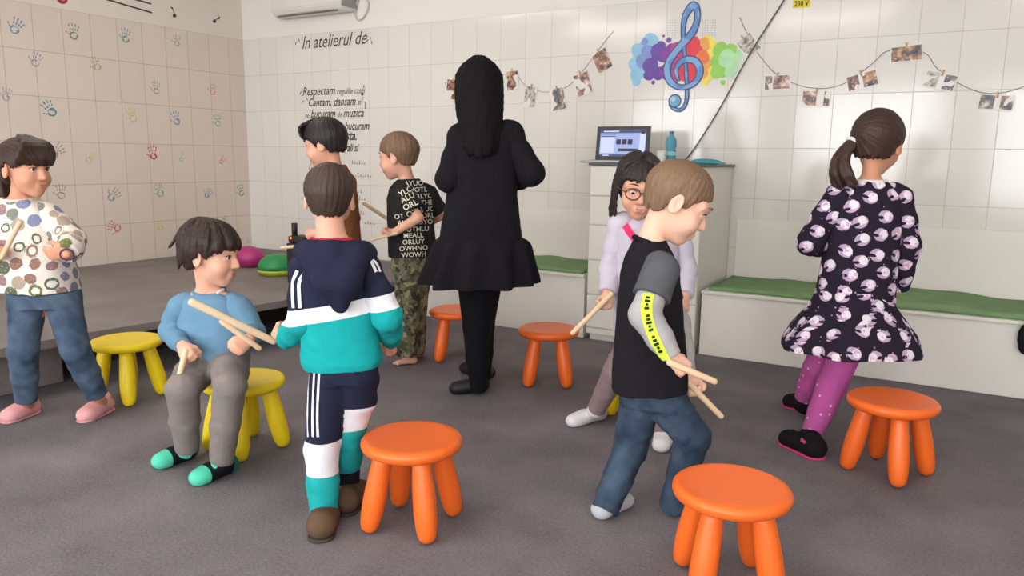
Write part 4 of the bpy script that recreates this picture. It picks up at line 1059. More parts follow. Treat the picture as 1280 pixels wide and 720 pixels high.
def stick(label, A, B, r=.0125, name='drumstick'):
    """straight wooden rhythm stick from A to B (world)"""
    A = np.array(A); B = np.array(B); c = (A + B) / 2; d = unit(B - A); L = np.linalg.norm(B - A)
    pts = [A - c, A - c + d * .004, A - c + d * .012, B - c - d * .012, B - c - d * .004, B - c]
    o = tube(name, pts, [r * .5, r * .85, r, r * .92, r * .8, r * .45], M_stick, None, 16); o.location = tuple(c)
    return tag(o, label, 'drumstick', 'wooden rhythm sticks')
SK = skin('skin_light', (226, 176, 150)); SK2 = skin('skin_warm', (216, 160, 130)); SK3 = skin('skin_pale', (234, 192, 168))
VN, VF = .0048, .0062       # mesh fineness for nearer and farther figures
def mid(a, b, t=.5): return np.array(a) * (1 - t) + np.array(b) * t
Z = np.array([0, 0, 1.0])

# ================================================================== boy in the navy, white and teal tracksuit, seen from behind
def boy_tracksuit():
    F = Fig(418, 655, 'person seen from behind in a navy, white and teal hooded tracksuit, holding out a stick')
    J, U = F.J, F.U
    H = Head(J(412, 248, .02), (-.12, 1, -.06), (0.02, .06, 1), 84 * U / .222)
    j = dict(neck=J(415, 303, .0), shL=J(381, 330, 0), shR=J(457, 331, 0), elL=J(378, 402, -.02), elR=J(484, 396, -.03), wrL=J(356, 426, .10), wrR=J(489, 426, .14),
             hipL=J(414, 474, 0), hipR=J(446, 474, .02), knL=J(402, 560, .0), knR=J(434, 534, .06), anL=J(405, 645, .0), anR=J(432, 608, .20))
    j['heelL'] = F.ground(402, 672); j['toeL'] = j['heelL'] + [-.01, .125, 0]; j['heelR'] = F.ground(433, 640); j['toeR'] = j['heelR'] + [.03, .12, 0]
    sA, sB = at(236, 376, F.D + .02), at(345, 428, F.D + .16); sd = unit(F.loc(sA) - F.loc(sB))
    hands = {'L': dict(d=(-.55, .75, .05), s=sd, curl=(62, 75, 50), thumb='grip'), 'R': dict(s=(-.3, .2, 1), curl=(45, 60, 40))}
    body(F, H, j, SK, VN, hands=hands, arm=(.036, .03, .024), leg=(.058, .045, .034), torso=(.095, .065), neck_r=.046)
    prof = [(-.13, -.062), (-.03, -.055), (-.02, -.01), (0, .012), (.02, -.01), (.03, .012), (.05, .035), (.07, .055), (.1, .06)]
    hair_cap(H, prof, .010, fade=.6).obj('hair', .004, hairmat('hair_brown', (50, 38, 32), (78, 60, 50)), F.root, strands(H.c, H.up, .0009, 70))
    # jacket: the white band is cut across chest and sleeves
    za, zb_, s0 = J(375, 384)[2], J(375, 403)[2], 0
    sl = .19
    x0 = J(375, 384)[0]
    dirv = (-sl, 0, 1); M = bands('tracksuit_jacket', dirv, [(-9, (24, 26, 30)), (J(418, 466)[2] - sl * J(418, 466)[0], (26, 160, 160)), (zb_ - sl * x0, (232, 230, 234)), (za - sl * x0, (38, 40, 60))])
    M2 = bands('tracksuit_sleeve', dirv, [(-9, (26, 160, 160)), (zb_ - sl * x0, (232, 230, 234)), (za - sl * x0, (38, 40, 60))])
    S = Sdf(.03); side = j['shL'] - j['shR']; A, B = J(428, 458, .01), J(416, 306, .0)
    w = lambda px: px * U
    S.loft(A, B, side, [(0, w(48), w(33)), (.06, w(51), w(35)), (.3, w(48), w(33)), (.6, w(47), w(32)), (.8, w(46), w(29)), (.92, w(34), w(24)), (1, w(20), w(18))], .02)
    o = S.obj('jacket', VN, M, F.root, folds(.004, 2))
    for q in SIDES:
        S = Sdf(.02); e = j['wr' + q] - unit(j['wr' + q] - j['el' + q]) * .015
        S.chain([mid(j['sh' + q], j['shL' if q == 'R' else 'shR'], .12), j['sh' + q] + (.0, 0, -.012), mid(j['sh' + q], j['el' + q], .55), j['el' + q], mid(j['el' + q], e, .6), e], [w(16), w(18), w(18), w(18), w(16), w(13)], .02)
        so = S.obj('sleeve', VN, M2, F.root, folds(.004, 5 + (q == 'L')))
        c = Sdf(.01); c.cap(e, j['wr' + q] + unit(j['wr' + q] - j['el' + q]) * .008, w(12), w(11), cut=True); c.obj('cuff', VN, cloth('cuff_black', (28, 29, 34)), so)
        if q == 'L':
            for dx in (0, 8): ribbon_on(F, 'sleeve_stripe', so, [(372 + dx * 1.3, 338), (366.5 + dx, 352), (366 + dx, 368), (367 + dx, 385)], .011, cloth('stripe_white', (236, 234, 236), 0), so)
        else:
            for dx in (0, 7): ribbon_on(F, 'sleeve_stripe', so, [(455 + dx, 318 + dx * .5), (463 + dx, 326 + dx * .5), (470 + dx * .7, 340)], .010, cloth('stripe_white', 0), so)
    # hood lying on the back
    M3 = cloth('hood_navy', (36, 37, 57)); S = Sdf(.03)
    a, b, c = J(383, 312, -.02), J(417, 318, -.075), J(455, 314, -.02)
    S.cap(a, b, w(12), w(15), .03).cap(b, c, w(15), w(12), .03)
    S.chain([J(393, 322, -.06), J(411, 354, -.125), J(424, 382, -.118)], [w(18), w(16), w(7)], .03); S.chain([J(444, 322, -.06), J(433, 354, -.125), J(426, 382, -.118)], [w(18), w(16), w(7)], .03)
    S.cap(J(378, 316, .0), J(392, 308, .08), w(11), w(8)); S.cap(J(460, 318, .0), J(444, 308, .08), w(11), w(8))
    def fold_noise(V): return folds(.006, 9, (.05, .1))(V)
    S.obj('hood', VN, M3, F.root, fold_noise)
    S = Sdf(.01); R_ = w(24)
    for i in range(10):
        t0, t1 = PI * i / 10 + PI, PI * (i + 1) / 10 + PI
        S.cap(j['neck'] + [R_ * math.cos(t0), -.00 + R_ * .85 * math.sin(t0), .010], j['neck'] + [R_ * math.cos(t1), R_ * .85 * math.sin(t1), .010], .008, .008, .008)
    S.obj('collar', .004, cloth('collar_red', (176, 44, 66)), F.root)
    hz = J(410, 548)[2]; hz2 = J(410, 590)[2]; cz = J(405, 652)[2]
    P = bands('tracksuit_trousers', (0, 0, 1), [(-9, (30, 30, 40)), (cz, (36, 164, 164)), (hz2, (228, 226, 232)), (hz, (36, 38, 58))])
    S = trousers(j, w(34), (w(27), w(22), w(20.5), w(18.5)), -.01, J(431, 474, .01), J(430, 446, .01), side, [(0, w(37), w(31)), (1, w(41), w(32))], .02)
    S.chain([J(450, 468, -.01), J(448, 500, .03), J(438, 535, .08)], [w(22), w(21), w(18)], .02)
    to = S.obj('trousers', VN, P, F.root, folds(.006, 12, (.05, .12)))
    # the trailing leg is bent, so its white band sits higher
    h1, h2, c1 = J(434, 508)[2], J(434, 540)[2], J(432, 606)[2]
    to.data.materials.append(bands('tracksuit_trouser_leg', (0, 0, 1), [(-9, (30, 30, 40)), (c1, (36, 164, 164)), (h2, (228, 226, 232)), (h1, (36, 38, 58))]))
    def seg(p, a, b):
        t = max(0, min(1, float((p - a) @ (b - a)) / float((b - a) @ (b - a)))); return np.linalg.norm(p - a - t * (b - a))
    zc_ = J(430, 505)[2]
    for p in to.data.polygons:
        c = np.array(p.center)
        if c[2] < zc_ and min(seg(c, j['hipR'], j['knR']), seg(c, j['knR'], j['anR'])) < min(seg(c, j['hipL'], j['knL']), seg(c, j['knL'], j['anL'])): p.material_index = 1
    for dx in (0, 6, 12): ribbon_on(F, 'trouser_stripe', to, [(388 + dx, 456), (386 + dx, 490), (385 + dx, 520), (385.5 + dx, 546)], .0085, cloth('stripe_white', 0), to)
    MS = cloth('slipper_brown', (98, 76, 60)); ML = plain('sole_dark', (60, 52, 46), .8)
    for q in SIDES:
        S = Sdf(.015); foot_shape(S, j['an' + q], j['heel' + q], j['toe' + q], w(17), .045, w(15), j['an' + q] - [0, 0, .0] + Z * -.01)
        s_ = S.obj('slipper', VN, MS, F.root); S = Sdf(.01); hh, tt = j['heel' + q], j['toe' + q]
        S.cap(hh + Z * .006, tt + Z * .006, w(17.5), w(15), .01); S.half(hh + Z * .013, Z); S.half(hh, -Z); S.obj('sole', VN, ML, s_)
    stick('light wooden stick in the outstretched left hand of the boy in the tracksuit', sA, sB, .0135)
boy_tracksuit()

# ================================================================== boy sitting on the yellow stool
def boy_seated():
    F = Fig(262, 585, 'person sitting on a yellow stool in a blue long-sleeved top and grey trousers', D=3.02)
    J, U = F.J, F.U
    H = Head(J(263, 319, .06), (.99, -.10, -.10), (.06, .04, 1), 80 * U / .222)
    j = dict(neck=J(262, 367, .08), shL=J(299, 383, .05), shR=J(226, 382, .06), elL=J(317, 416, .02), elR=J(213, 414, .10), wrL=J(311, 424, -.14), wrR=J(228, 432, -.10),
             hipL=J(287, 452, .06), hipR=J(254, 452, .08), knL=J(287, 482, -.20), knR=J(228, 486, -.18), anL=J(277, 576, -.15), anR=J(234, 561, -.07))
    j['heelL'] = F.ground(284, 592); j['toeL'] = F.ground(249, 606); j['heelR'] = F.ground(235, 574); j['toeR'] = F.ground(202, 585)
    s1 = [at(233, 436, F.D - .13), at(222, 478, F.D - .20)]; s2 = [at(275, 400, F.D - .20), at(326, 437, F.D - .14)]
    hands = {'R': dict(d=(.55, -.55, -.55), s=F.loc(s1[0]) - F.loc(s1[1]), curl=(62, 75, 50), thumb='grip'),
             'L': dict(d=(-.35, -.6, -.3), s=F.loc(s2[0]) - F.loc(s2[1]), curl=(62, 75, 50), thumb='grip')}
    body(F, H, j, SK, VN, hands=hands, arm=(.033, .028, .022), leg=(.056, .044, .03), torso=(.09, .065), neck_r=.042)
    face_parts(F, H, (50, 36, 28), (48, 36, 30))
    prof = [(-.13, -.055), (-.035, -.05), (-.02, -.008), (0, .012), (.018, -.012), (.032, .008), (.045, .022), (.06, .030), (.12, .034)]
    S = hair_cap(H, prof, .014, vol=(1.02, 1.02, 1.02)); P = H.P
    rr = np.random.RandomState(3)
    for i in range(46):      # loose mop of locks falling from the crown
        th = rr.uniform(0, 2 * PI); r1 = rr.uniform(.6, 1)
        dx, dy = math.sin(th), math.cos(th); zend = np.interp(dy, [-1, -.3, .2, 1], [-.05, -.01, .016, .040]) + rr.uniform(-.014, .008)
        pts = [P(dx * .02, -.03 + dy * .02, .122), P(dx * .055, -.012 + dy * .065, .104), P(dx * .080, -.008 + dy * .099, .06), P(dx * .080, -.004 + dy * .100, zend)]
        S.chain(spline(pts, 3), [.006, .009, .010, .010, .010, .010, .010, .009, .008, .004], .006)
    for i in range(5): S.chain(spline([P(-.03 + .01 * i, -.09, .09), P(-.03 + .008 * i, -.125, .085 - .01 * i), P(-.03 + .008 * i, -.138 - .004 * i, .045 - .01 * i)], 4), [.006] * 8 + [.002], .004)
    S.obj('hair', .004, hairmat('hair_dark_brown', (34, 24, 20), (62, 44, 36)), F.root, strands(H.c, H.up, .001, 60))
    w = lambda px: px * U; side = j['shL'] - j['shR']; M = cloth('blue_jersey', (104, 140, 166))
    S = Sdf(.03); S.loft(J(270, 450, .07), J(262, 366, .08), side, [(0, w(41), w(36)), (.3, w(43), w(35)), (.65, w(42), w(30)), (.85, w(40), w(27)), (.94, w(34), w(25)), (.98, w(26), w(21)), (1, w(20), w(18))], .02)
    S.obj('shirt', VN, M, F.root, folds(.005, 4, (.05, .11)))
    for q in SIDES:
        S = Sdf(.02); wr, el, sh = j['wr' + q], j['el' + q], j['sh' + q]; e = wr - unit(wr - el) * (.02 if q == 'L' else .0)
        S.chain([mid(sh, j['neck'], .25), sh - Z * .01, mid(sh, el), el, mid(el, e, .6), e], [w(14), w(15.5), w(14.5), w(14), w(12), w(10)], .02, cut=True)
        so = S.obj('sleeve', VN, M, F.root, folds(.005, 7 + (q == 'L'), (.04, .09)))
    S = Sdf(.008); n_ = j['neck']
    for i in range(16):
        t0, t1 = 2 * PI * i / 16, 2 * PI * (i + 1) / 16; g = lambda t: n_ + [w(19) * math.cos(t), w(17) * math.sin(t), .012 + .012 * math.sin(t)]
        S.cap(g(t0), g(t1), .007, .007, .006)
    S.obj('collar', .004, cloth('blue_rib', (94, 130, 156)), F.root)
    S = Sdf(.006); S.cap(n_ + [w(15), -w(12), .010], n_ + [w(19), -w(4), .020], .007, .007); S.obj('collar_tag', .003, plain('white_tag', (236, 234, 228), .7), F.root)
    # grey joggers
    MG = cloth('grey_marl', (132, 122, 118), .12, 90)
    S = Sdf(.03); S.loft(J(270, 462, .08), J(270, 438, .08), side, [(0, w(38), w(34)), (1, w(41), w(36))], .03)
    for q in SIDES:
        hip, kn, an = j['hip' + q], j['kn' + q], j['an' + q]
        S.chain([hip, mid(hip, kn), kn], [w(25), w(22), w(19)], .02); S.chain([kn, mid(kn, an, .5), mid(kn, an, 1.0)], [w(19), w(17.5), w(14.5)], .012, cut=True)
    S.obj('trousers', VN, MG, F.root, folds(.006, 21, (.05, .1)))
    for q in SIDES:
        S = Sdf(.015); he, to, an = j['heel' + q], j['toe' + q], j['an' + q]
        foot_shape(S, an, he, to, w(13), .04, w(11), mid(an, j['kn' + q], .14))
        dv = unit(to - he); lim = float(to @ dv) - .028
        Ms = bands('sock_%s' % q, tuple(dv), [(-9, (40, 132, 118)), (float(he @ dv) + .004, (22, 24, 32)), (lim, (88, 200, 168))])
        S.obj('sock', VN, Ms, F.root)
    stick('short stick pointing down from the right hand of the seated boy', s1[0], s1[1], .0115)
    stick('short stick raised in the left hand of the seated boy', s2[0], s2[1], .0115)
boy_seated()

# ================================================================== boy in black top and jeans, looking down
def boy_black():
    F = Fig(797, 648, 'person in a black top with grey sleeves and blue jeans, looking down at his sticks', D=2.62)
    J, U = F.J, F.U
    H = Head(J(846, 253, .0), (.80, -.06, -.46), (.34, .0, .9), 96 * U / .222)
    j = dict(neck=J(813, 303, .0), shR=J(826, 338, -.10), shL=J(815, 335, .11), elR=J(806, 393, -.17), elL=J(845, 405, .16), wrR=J(840, 446, -.20), wrL=J(858, 470, .04),
             hipR=J(828, 497, -.03), hipL=J(802, 494, .05), knR=J(866, 546, -.03), knL=J(788, 560, .08), anR=J(842, 630, .03), anL=J(758, 632, -.02))
    # right leg is the one at the right of the picture, left leg trails
    j['heelR'] = F.ground(838, 640); j['toeR'] = j['heelR'] + [.13, -.03, 0]; j['heelL'] = F.ground(752, 648); j['toeL'] = j['heelL'] + [.10, .10, 0]
    s1 = [at(834, 452, F.D - .24), at(896, 478, F.D - .22)]; s2 = [at(852, 470, F.D + .0), at(903, 522, F.D + .02)]
    hands = {'R': dict(d=(.62, -.05, -.55), s=F.loc(s1[1]) - F.loc(s1[0]), curl=(62, 75, 50), thumb='grip'), 'L': dict(d=(.3, -.1, -.8), s=F.loc(s2[1]) - F.loc(s2[0]), curl=(62, 75, 50), thumb='grip')}
    # the rods lie across the palm
    body(F, H, j, SK3, VN, hands=hands, arm=(.034, .028, .022), leg=(.06, .046, .034), torso=(.095, .06), neck_r=.045)
    face_parts(F, H, (70, 84, 96), (150, 118, 90), (206, 128, 118), gaze=H.f * .9 - H.up * .5)
    prof = [(-.13, -.055), (-.035, -.05), (-.022, -.012), (-.005, .018), (.012, -.01), (.026, -.004), (.036, .025), (.058, .042), (.075, .05), (.12, .05)]
    S = hair_cap(H, prof, .012, fade=.55); rr = np.random.RandomState(8)
    for i in range(0):
        x = -.055 + .11 * i / 15; S.chain(spline([H.P(x * .6, .03, .112), H.P(x, .070, .088), H.P(x * 1.02, .080 - abs(x) * .4, .062 + rr.uniform(-.006, .006))], 3), [.006, .007, .008, .007, .006, .005, .003], .008)
    S.obj('hair', .004, hairmat('hair_fair_brown', (104, 78, 58), (144, 114, 90)), F.root, strands(H.c, H.up, .001, 60))
    w = lambda px: px * U; side = j['shL'] - j['shR']; MB = cloth('black_jersey', (30, 28, 32), .1)
    S = Sdf(.03); S.loft(J(812, 486, .0), J(812, 300, .0), side, [(0, w(44), w(48)), (.2, w(43), w(46)), (.5, w(42), w(41)), (.78, w(44), w(36)), (.9, w(36), w(29)), (1, w(21), w(20))], .02)
    S.obj('top', VN, MB, F.root, folds(.005, 31, (.05, .12)))
    S = Sdf(.008); n_ = j['neck'] - Z * .004
    for i in range(16):
        t0, t1 = 2 * PI * i / 16, 2 * PI * (i + 1) / 16; g = lambda t: n_ + [w(20) * math.cos(t), w(19) * math.sin(t), .004 - .018 * math.cos(t)]
        S.cap(g(t0), g(t1), .008, .008, .006)
    S.obj('collar', .004, cloth('black_rib', (26, 25, 28)), F.root)
    MD, ML = cloth('charcoal_sleeve', (88, 88, 92), .1), cloth('light_grey_sleeve', (172, 168, 168), .12, 80)
    for q in SIDES:
        sh, el, wr = j['sh' + q], j['el' + q], j['wr' + q]
        S = Sdf(.02); S.chain([mid(sh, j['neck'], .15), sh, mid(sh, el, .62)], [w(18), w(21), w(23)], .02, cut=True)
        S.obj('short_sleeve', VN, MD, F.root, folds(.003, 33))
        S = Sdf(.02); S.chain([mid(sh, el, .45), el, mid(el, wr, .55), wr], [w(17), w(18.5), w(16), w(12)], .012, cut=True)
        so = S.obj('long_sleeve', VN, ML, F.root, folds(.0035, 35))
        if q == 'R':
            rb = ribbon_on(F, 'neon_stripe', so, [(811, 367), (808, 385), (812, 408), (820, 428), (832, 450)], .036, cloth('neon_yellow', (214, 236, 74), .03), so)
            yy, xx = (367, 385, 408, 428, 450), (811, 808, 812, 820, 832); gx = lambda y: float(np.interp(y, yy, xx))
            for (a, b, ww) in [((gx(371 + 4.4 * q), 371 + 4.4 * q), (gx(374 + 4.4 * q), 374 + 4.4 * q), (.012, .017, .008, .014, .019, .010)[q % 6]) for q in range(17) if q % 6 != 4]:
                ribbon_on(F, 'stripe_mark', so, [a, mid(a, b), b], ww, cloth('mark_black', (44, 46, 34), 0), rb, off=.0045, n=8)
    MJ = denim('jeans_indigo', (40, 54, 72), (74, 90, 108))
    S = trousers(j, w(40), (w(27), w(22.5), w(19.5), w(18)), .02, J(815, 502, .0), J(813, 470, .0), side, [(0, w(36), w(38)), (1, w(36), w(41))], .03)
    S.obj('jeans', VN, MJ, F.root, folds(.006, 41, (.03, .08)))
    MS = cloth('sock_pale_grey', (186, 186, 192), .06)
    for q in SIDES:
        S = Sdf(.015); foot_shape(S, j['an' + q], j['heel' + q], j['toe' + q], w(12.5), .035, w(11), mid(j['an' + q], j['kn' + q], .2)); S.obj('sock', VN, MS, F.root)
    stick('stick held forward in the near hand of the boy in the black top', s1[0], s1[1], .0115)
    stick('stick pointing down from the far hand of the boy in the black top', s2[0], s2[1], .0115)
boy_black()

# ================================================================== girl with glasses behind him
def girl_glasses():
    F = Fig(785, 545, 'person with dark hair and glasses in a lilac top with a pink band', D=3.42)
    J, U = F.J, F.U
    H = Head(J(799, 234, .0), (-.05, -.97, -.24), (.06, -.2, 1), 76 * U / .222)
    j = dict(neck=J(806, 273, .03), shR=J(776, 279, .03), shL=J(844, 281, .06), elR=J(763, 335, .03), elL=J(858, 338, .05), wrR=J(759, 368, -.06), wrL=J(856, 372, -.08),
             hipR=J(794, 425, .05), hipL=J(828, 425, .02), knR=J(770, 465, .05), knL=J(832, 475, -.10), anR=J(745, 512, .16), anL=J(830, 545, -.06))
    j['heelR'] = F.ground(748, 524); j['toeR'] = F.ground(716, 533); j['heelL'] = F.ground(831, 552); j['toeL'] = F.ground(826, 564)
    s1 = [at(766, 366, F.D - .12), at(714, 418, F.D - .16)]
    hands = {'R': dict(d=(-.1, -.4, -.8), s=F.loc(s1[1]) - F.loc(s1[0]), curl=(60, 72, 50), thumb='grip'), 'L': dict(s=(-.6, -.6, .3), curl=(35, 45, 30))}
    body(F, H, j, SK, VN, hands=hands, arm=(.032, .027, .022), leg=(.055, .043, .03), torso=(.09, .06), neck_r=.036)
    face_parts(F, H, (44, 32, 28), (44, 34, 30), (190, 112, 110), gaze=H.f * .9 - H.up * .4)
    prof = [(-.13, -.07), (-.01, -.07), (.0, -.03), (.02, -.02), (.035, .015), (.05, .030), (.065, .042), (.12, .046)]
    S = hair_cap(H, prof, .014); P = H.P; rr = np.random.RandomState(5)
    for q in (-1, 1):
        for i in range(12):
            t = i / 11; y0 = .035 - .11 * t; x = .076 + .006 * math.sin(t * PI); L = -.11 - .03 * rr.rand()
            S.chain(spline([P(q * .012, y0 * .8 + .01, .118), P(q * .06, y0 + .012, .085), P(q * x, y0, .02), P(q * (x + .004), y0 - .005, -.04), P(q * (x - .004 + .012 * rr.rand()), y0 - .01, L)], 3), [.007] * 3 + [.008] * 6 + [.007] * 3 + [.003], .008)
    S.obj('hair', .005, hairmat('hair_black_brown', (30, 24, 25), (58, 48, 46)), F.root, strands(H.c, H.up, .0012, 50))
    # glasses
    G = empty('glasses', (0, 0, 0)); G.parent = F.root
    V = []; Fc = []
    for q in (-1, 1):
        c = P(q * .031, .098, .0); ring = [c + H.s * (.025 * math.cos(t) * H.ex + .020 * math.sin(t) * H.up - .006 * abs(math.cos(t)) * (q * math.cos(t) > 0) * H.f) for t in [2 * PI * k / 24 for k in range(25)]]
        v, f = tube_data(ring, .0024 * H.s, 8); n = len(V); V += v; Fc += [tuple(i + n for i in z) for z in f]
        v, f = tube_data(spline([P(q * .056, .09, .004), P(q * .079, .05, .006), P(q * .08, -.005, .004)], 5), .002 * H.s, 8); n = len(V); V += v; Fc += [tuple(i + n for i in z) for z in f]
    v, f = tube_data([P(-.008, .1, .004), P(0, .102, .006), P(.008, .1, .004)], .0022 * H.s, 8); n = len(V); V += v; Fc += [tuple(i + n for i in z) for z in f]
    from_py('glasses_frame', V, Fc, plain('frame_dark_red', (96, 50, 52), .4), G)
    w = lambda px: px * U; side = j['shL'] - j['shR']; M = cloth('lilac_jersey', (202, 192, 206), .05)
    S = Sdf(.03); S.loft(J(810, 414, .03), J(806, 270, .03), side, [(0, w(43), w(34)), (.3, w(42), w(32)), (.7, w(41), w(28)), (.9, w(39), w(24)), (.97, w(24), w(19)), (1, w(18), w(17))], .02)
    top = S.obj('top', VN, M, F.root, folds(.004, 51))
    for q in SIDES:
        sh, el, wr = j['sh' + q], j['el' + q], j['wr' + q]; S = Sdf(.02); e = mid(el, wr, .93)
        S.chain([mid(sh, j['neck'], .2), sh - Z * .008, mid(sh, el), el, e], [w(13), w(15), w(14), w(13), w(11)], .02, cut=True); S.obj('sleeve', VN, M, F.root, folds(.004, 53))
    ribbon_on(F, 'pink_band', top, [(773, 266), (777, 274), (784, 286), (794, 299), (810, 315)], .030, cloth('pink_band', (226, 62, 112), .04), top, off=.006)
    MP = cloth('mauve_leggings', (140, 118, 120), .08)
    S = trousers(j, w(30), (w(22), w(17), w(14), w(12)), .0, J(810, 432, .03), J(810, 405, .03), side, [(0, w(36), w(30)), (1, w(38), w(30))]); S.obj('leggings', VN, MP, F.root, folds(.004, 55))
    MS = cloth('sock_white', (222, 216, 218), .05)
    for q in SIDES:
        S = Sdf(.015); foot_shape(S, j['an' + q], j['heel' + q], j['toe' + q], w(11), .036, w(10.5), mid(j['an' + q], j['kn' + q], .15)); S.obj('sock', VN, MS, F.root)
    stick('stick held down by the girl with glasses, reaching toward an orange stool', s1[0], s1[1], .012)
girl_glasses()

# ================================================================== girl with ponytail in spotted dress, seen from behind
def girl_dress():
    F = Fig(1000, 545, 'person with a brown ponytail in a navy dress with white spots, pink leggings', D=3.45)
    J, U = F.J, F.U; w = lambda px: px * U
    H = Head(J(1096, 180, .0), (.62, .76, -.10), (.1, .05, 1), 78 * U / .222)
    j = dict(neck=J(1088, 228, .0), shL=J(1050, 243, .0), shR=J(1122, 246, -.02), elL=J(1013, 303, .02), elR=J(1133, 308, -.02), wrL=J(1030, 308, .20), wrR=J(1122, 360, .06),
             hipL=J(1050, 400, .06), hipR=J(1072, 402, -.02), knL=J(1022, 460, .12), knR=J(1040, 480, -.03), anL=J(1003, 502, .22), anR=J(1012, 548, -.08))
    j['heelL'] = F.ground(1012, 514); j['toeL'] = F.ground(990, 509); j['heelR'] = F.ground(1017, 571); j['toeR'] = F.ground(985, 556)
    hands = {'L': dict(d=(.5, .8, .1), s=(-.3, .2, .9), curl=(40, 50, 35)), 'R': dict(d=(-.3, .6, -.5), s=(-.5, .3, .6), curl=(40, 50, 35))}
    body(F, H, j, SK2, VN, hands=hands, arm=(.032, .027, .022), leg=(.052, .043, .03), torso=(.09, .06), neck_r=.038)
    face_parts(F, H, (52, 38, 30), (60, 44, 36))
    prof = [(-.14, -.055), (-.03, -.05), (-.015, -.005), (.0, .014), (.02, -.005), (.035, .02), (.05, .04), (.07, .055), (.12, .06)]
    S = hair_cap(H, prof, .013); S.obj('hair', .0045, hairmat('hair_chestnut', (46, 30, 27), (80, 56, 48)), F.root, strands(H.P(-.05, -.08, .03), unit(H.P(-.05, -.08, .03) - H.P(0, 0, 0)), .0012, 34))
    tie = J(1066, 178, -.02)
    S = Sdf(.012); rr = np.random.RandomState(4)
    for i in range(16):
        a, b = rr.uniform(-1, 1), rr.uniform(-1, 1)
        S.chain(spline([J(1074, 170, .0), tie + [a * .012, b * .012, 0], J(1052 + 7 * a, 196, -.03 + .02 * b), J(1051 + 11 * a, 218 + 4 * b, -.05 + .03 * b), J(1060 + 14 * a, 238 + 5 * b, -.06 + .03 * b)], 4), [.012] * 4 + [.013] * 6 + [.013] * 4 + [.008, .006, .003], .008)
    pt = S.obj('ponytail', .0045, hairmat('hair_chestnut', 0, 0), F.root, None)
    V, Fc = [], []; dv = unit(J(1052, 196, -.03) - J(1074, 170, 0)); a = unit(np.cross(dv, Z)); b = np.cross(dv, a)
    V, Fc = tube_data([tie + .024 * (math.cos(t) * a + math.sin(t) * b) for t in [2 * PI * k / 20 for k in range(21)]], .009, 10); from_py('hair_tie', V, Fc, cloth('white_tie', (226, 220, 218), 0), pt)
    M = head_print('spotted_dress', (42, 33, 47))
    side = j['shL'] - j['shR']
    S = Sdf(.03); S.loft(J(1068, 375, .01), J(1087, 226, .0), side, [(0, w(47), w(34)), (.35, w(44), w(31)), (.7, w(45), w(29)), (.88, w(42), w(26)), (.97, w(26), w(19)), (1, w(19), w(17))], .02)
    motif_attr(S.obj('dress_bodice', VN, M, F.root, folds(.004, 61)), .072, 1)
    for q in SIDES:
        sh, el, wr = j['sh' + q], j['el' + q], j['wr' + q]; S = Sdf(.02)
        S.chain([mid(sh, j['neck'], .2), sh - Z * .01, mid(sh, el), el, mid(el, wr, .6), wr], [w(14), w(17), w(16.5), w(16), w(14.5), w(13)], .02, cut=True); motif_attr(S.obj('sleeve', VN, M, F.root, folds(.004, 63)), .072, 2)
    c = [J(1068, 362, .01), J(1066, 380, .01), J(1064, 402, .01), J(1062, 424, .0), J(1061, 434, .0)]
    sk = skirt(F, 'dress_skirt', [(c[0], w(46), w(34), .0, 6, 0), (c[1], w(52), w(42), .02, 6, .4), (c[2], w(67), w(60), .045, 6, .5), (c[3], w(82), w(74), .06, 6, .6), (c[4], w(84), w(76), .065, 6, .65)], M); motif_attr(sk, .074, 3)
    n_ = j['neck']; S = Sdf(.008)
    for i in range(16):
        t0, t1 = 2 * PI * i / 16, 2 * PI * (i + 1) / 16; g = lambda t: n_ + [w(18) * math.cos(t), w(16) * math.sin(t), .006]
        S.cap(g(t0), g(t1), .007, .007, .006)
    S.obj('collar', .004, cloth('collar_white', (228, 222, 222), 0), F.root)
    kp = NT('pink_leggings'); kp.b.inputs['Roughness'].default_value = .9; o_ = kp.obj(); v = kp.n('ShaderNodeTexVoronoi'); v.inputs['Scale'].default_value = 26; v.inputs['Randomness'].default_value = .3; kp.l(o_, v.inputs['Vector'])
    kp.l(kp.mix(kp.math('LESS_THAN', v.outputs['Distance'], .16), lin((184, 82, 150)), lin((226, 190, 214))), kp.b.inputs['Base Color'])
    S = trousers(j, w(26), (w(21), w(18), w(15), w(11.5)), .01, J(1061, 405, .02), J(1064, 380, .02), side, [(0, w(36), w(30)), (1, w(38), w(30))]); S.obj('leggings', VN, kp.m, F.root, folds(.002, 65))
    MB, MP, MW = cloth('slipper_black', (26, 22, 26)), cloth('slipper_pink', (206, 66, 118)), cloth('slipper_white', (226, 222, 222))
    for q in SIDES:
        he, to, an = j['heel' + q], j['toe' + q], j['an' + q]; tv = unit(to - he); sv = np.cross(tv, Z); to2 = he + tv * max(.10, np.linalg.norm(to - he))
        S = Sdf(.015); foot_shape(S, an, he, to2, w(13.5), .042, w(13), mid(an, he, .35)); sl = S.obj('slipper', VN, MB, F.root)
        S = Sdf(.01); S.cap(he + Z * .006, to2 + Z * .006, w(14), w(13), .01); S.half(he + Z * .011, Z); S.half(he, -Z); S.obj('sole', VN, MP, sl)
        S = Sdf(.006); e = an + (mid(an, he, .35) - an)
        for i in range(12):
            t0, t1 = 2 * PI * i / 12, 2 * PI * (i + 1) / 12; g = lambda t: he * .9 + to2 * .1 + Z * .068 + w(11.5) * (math.cos(t) * tv + math.sin(t) * sv)
            S.cap(g(t0), g(t1), .008, .008, .005)
        S.obj('slipper_lining', .005, MP, sl)
        S = Sdf(.008); S.ell(to2 + tv * .022 + Z * .034, (.026, .026, .020)); S.obj('toe_patch', .004, MW, sl)
        S = Sdf(.006)
        for z_ in (-1, 1): S.ell(to2 + tv * .0 + sv * z_ * .024 + Z * .060, (.011, .011, .013))
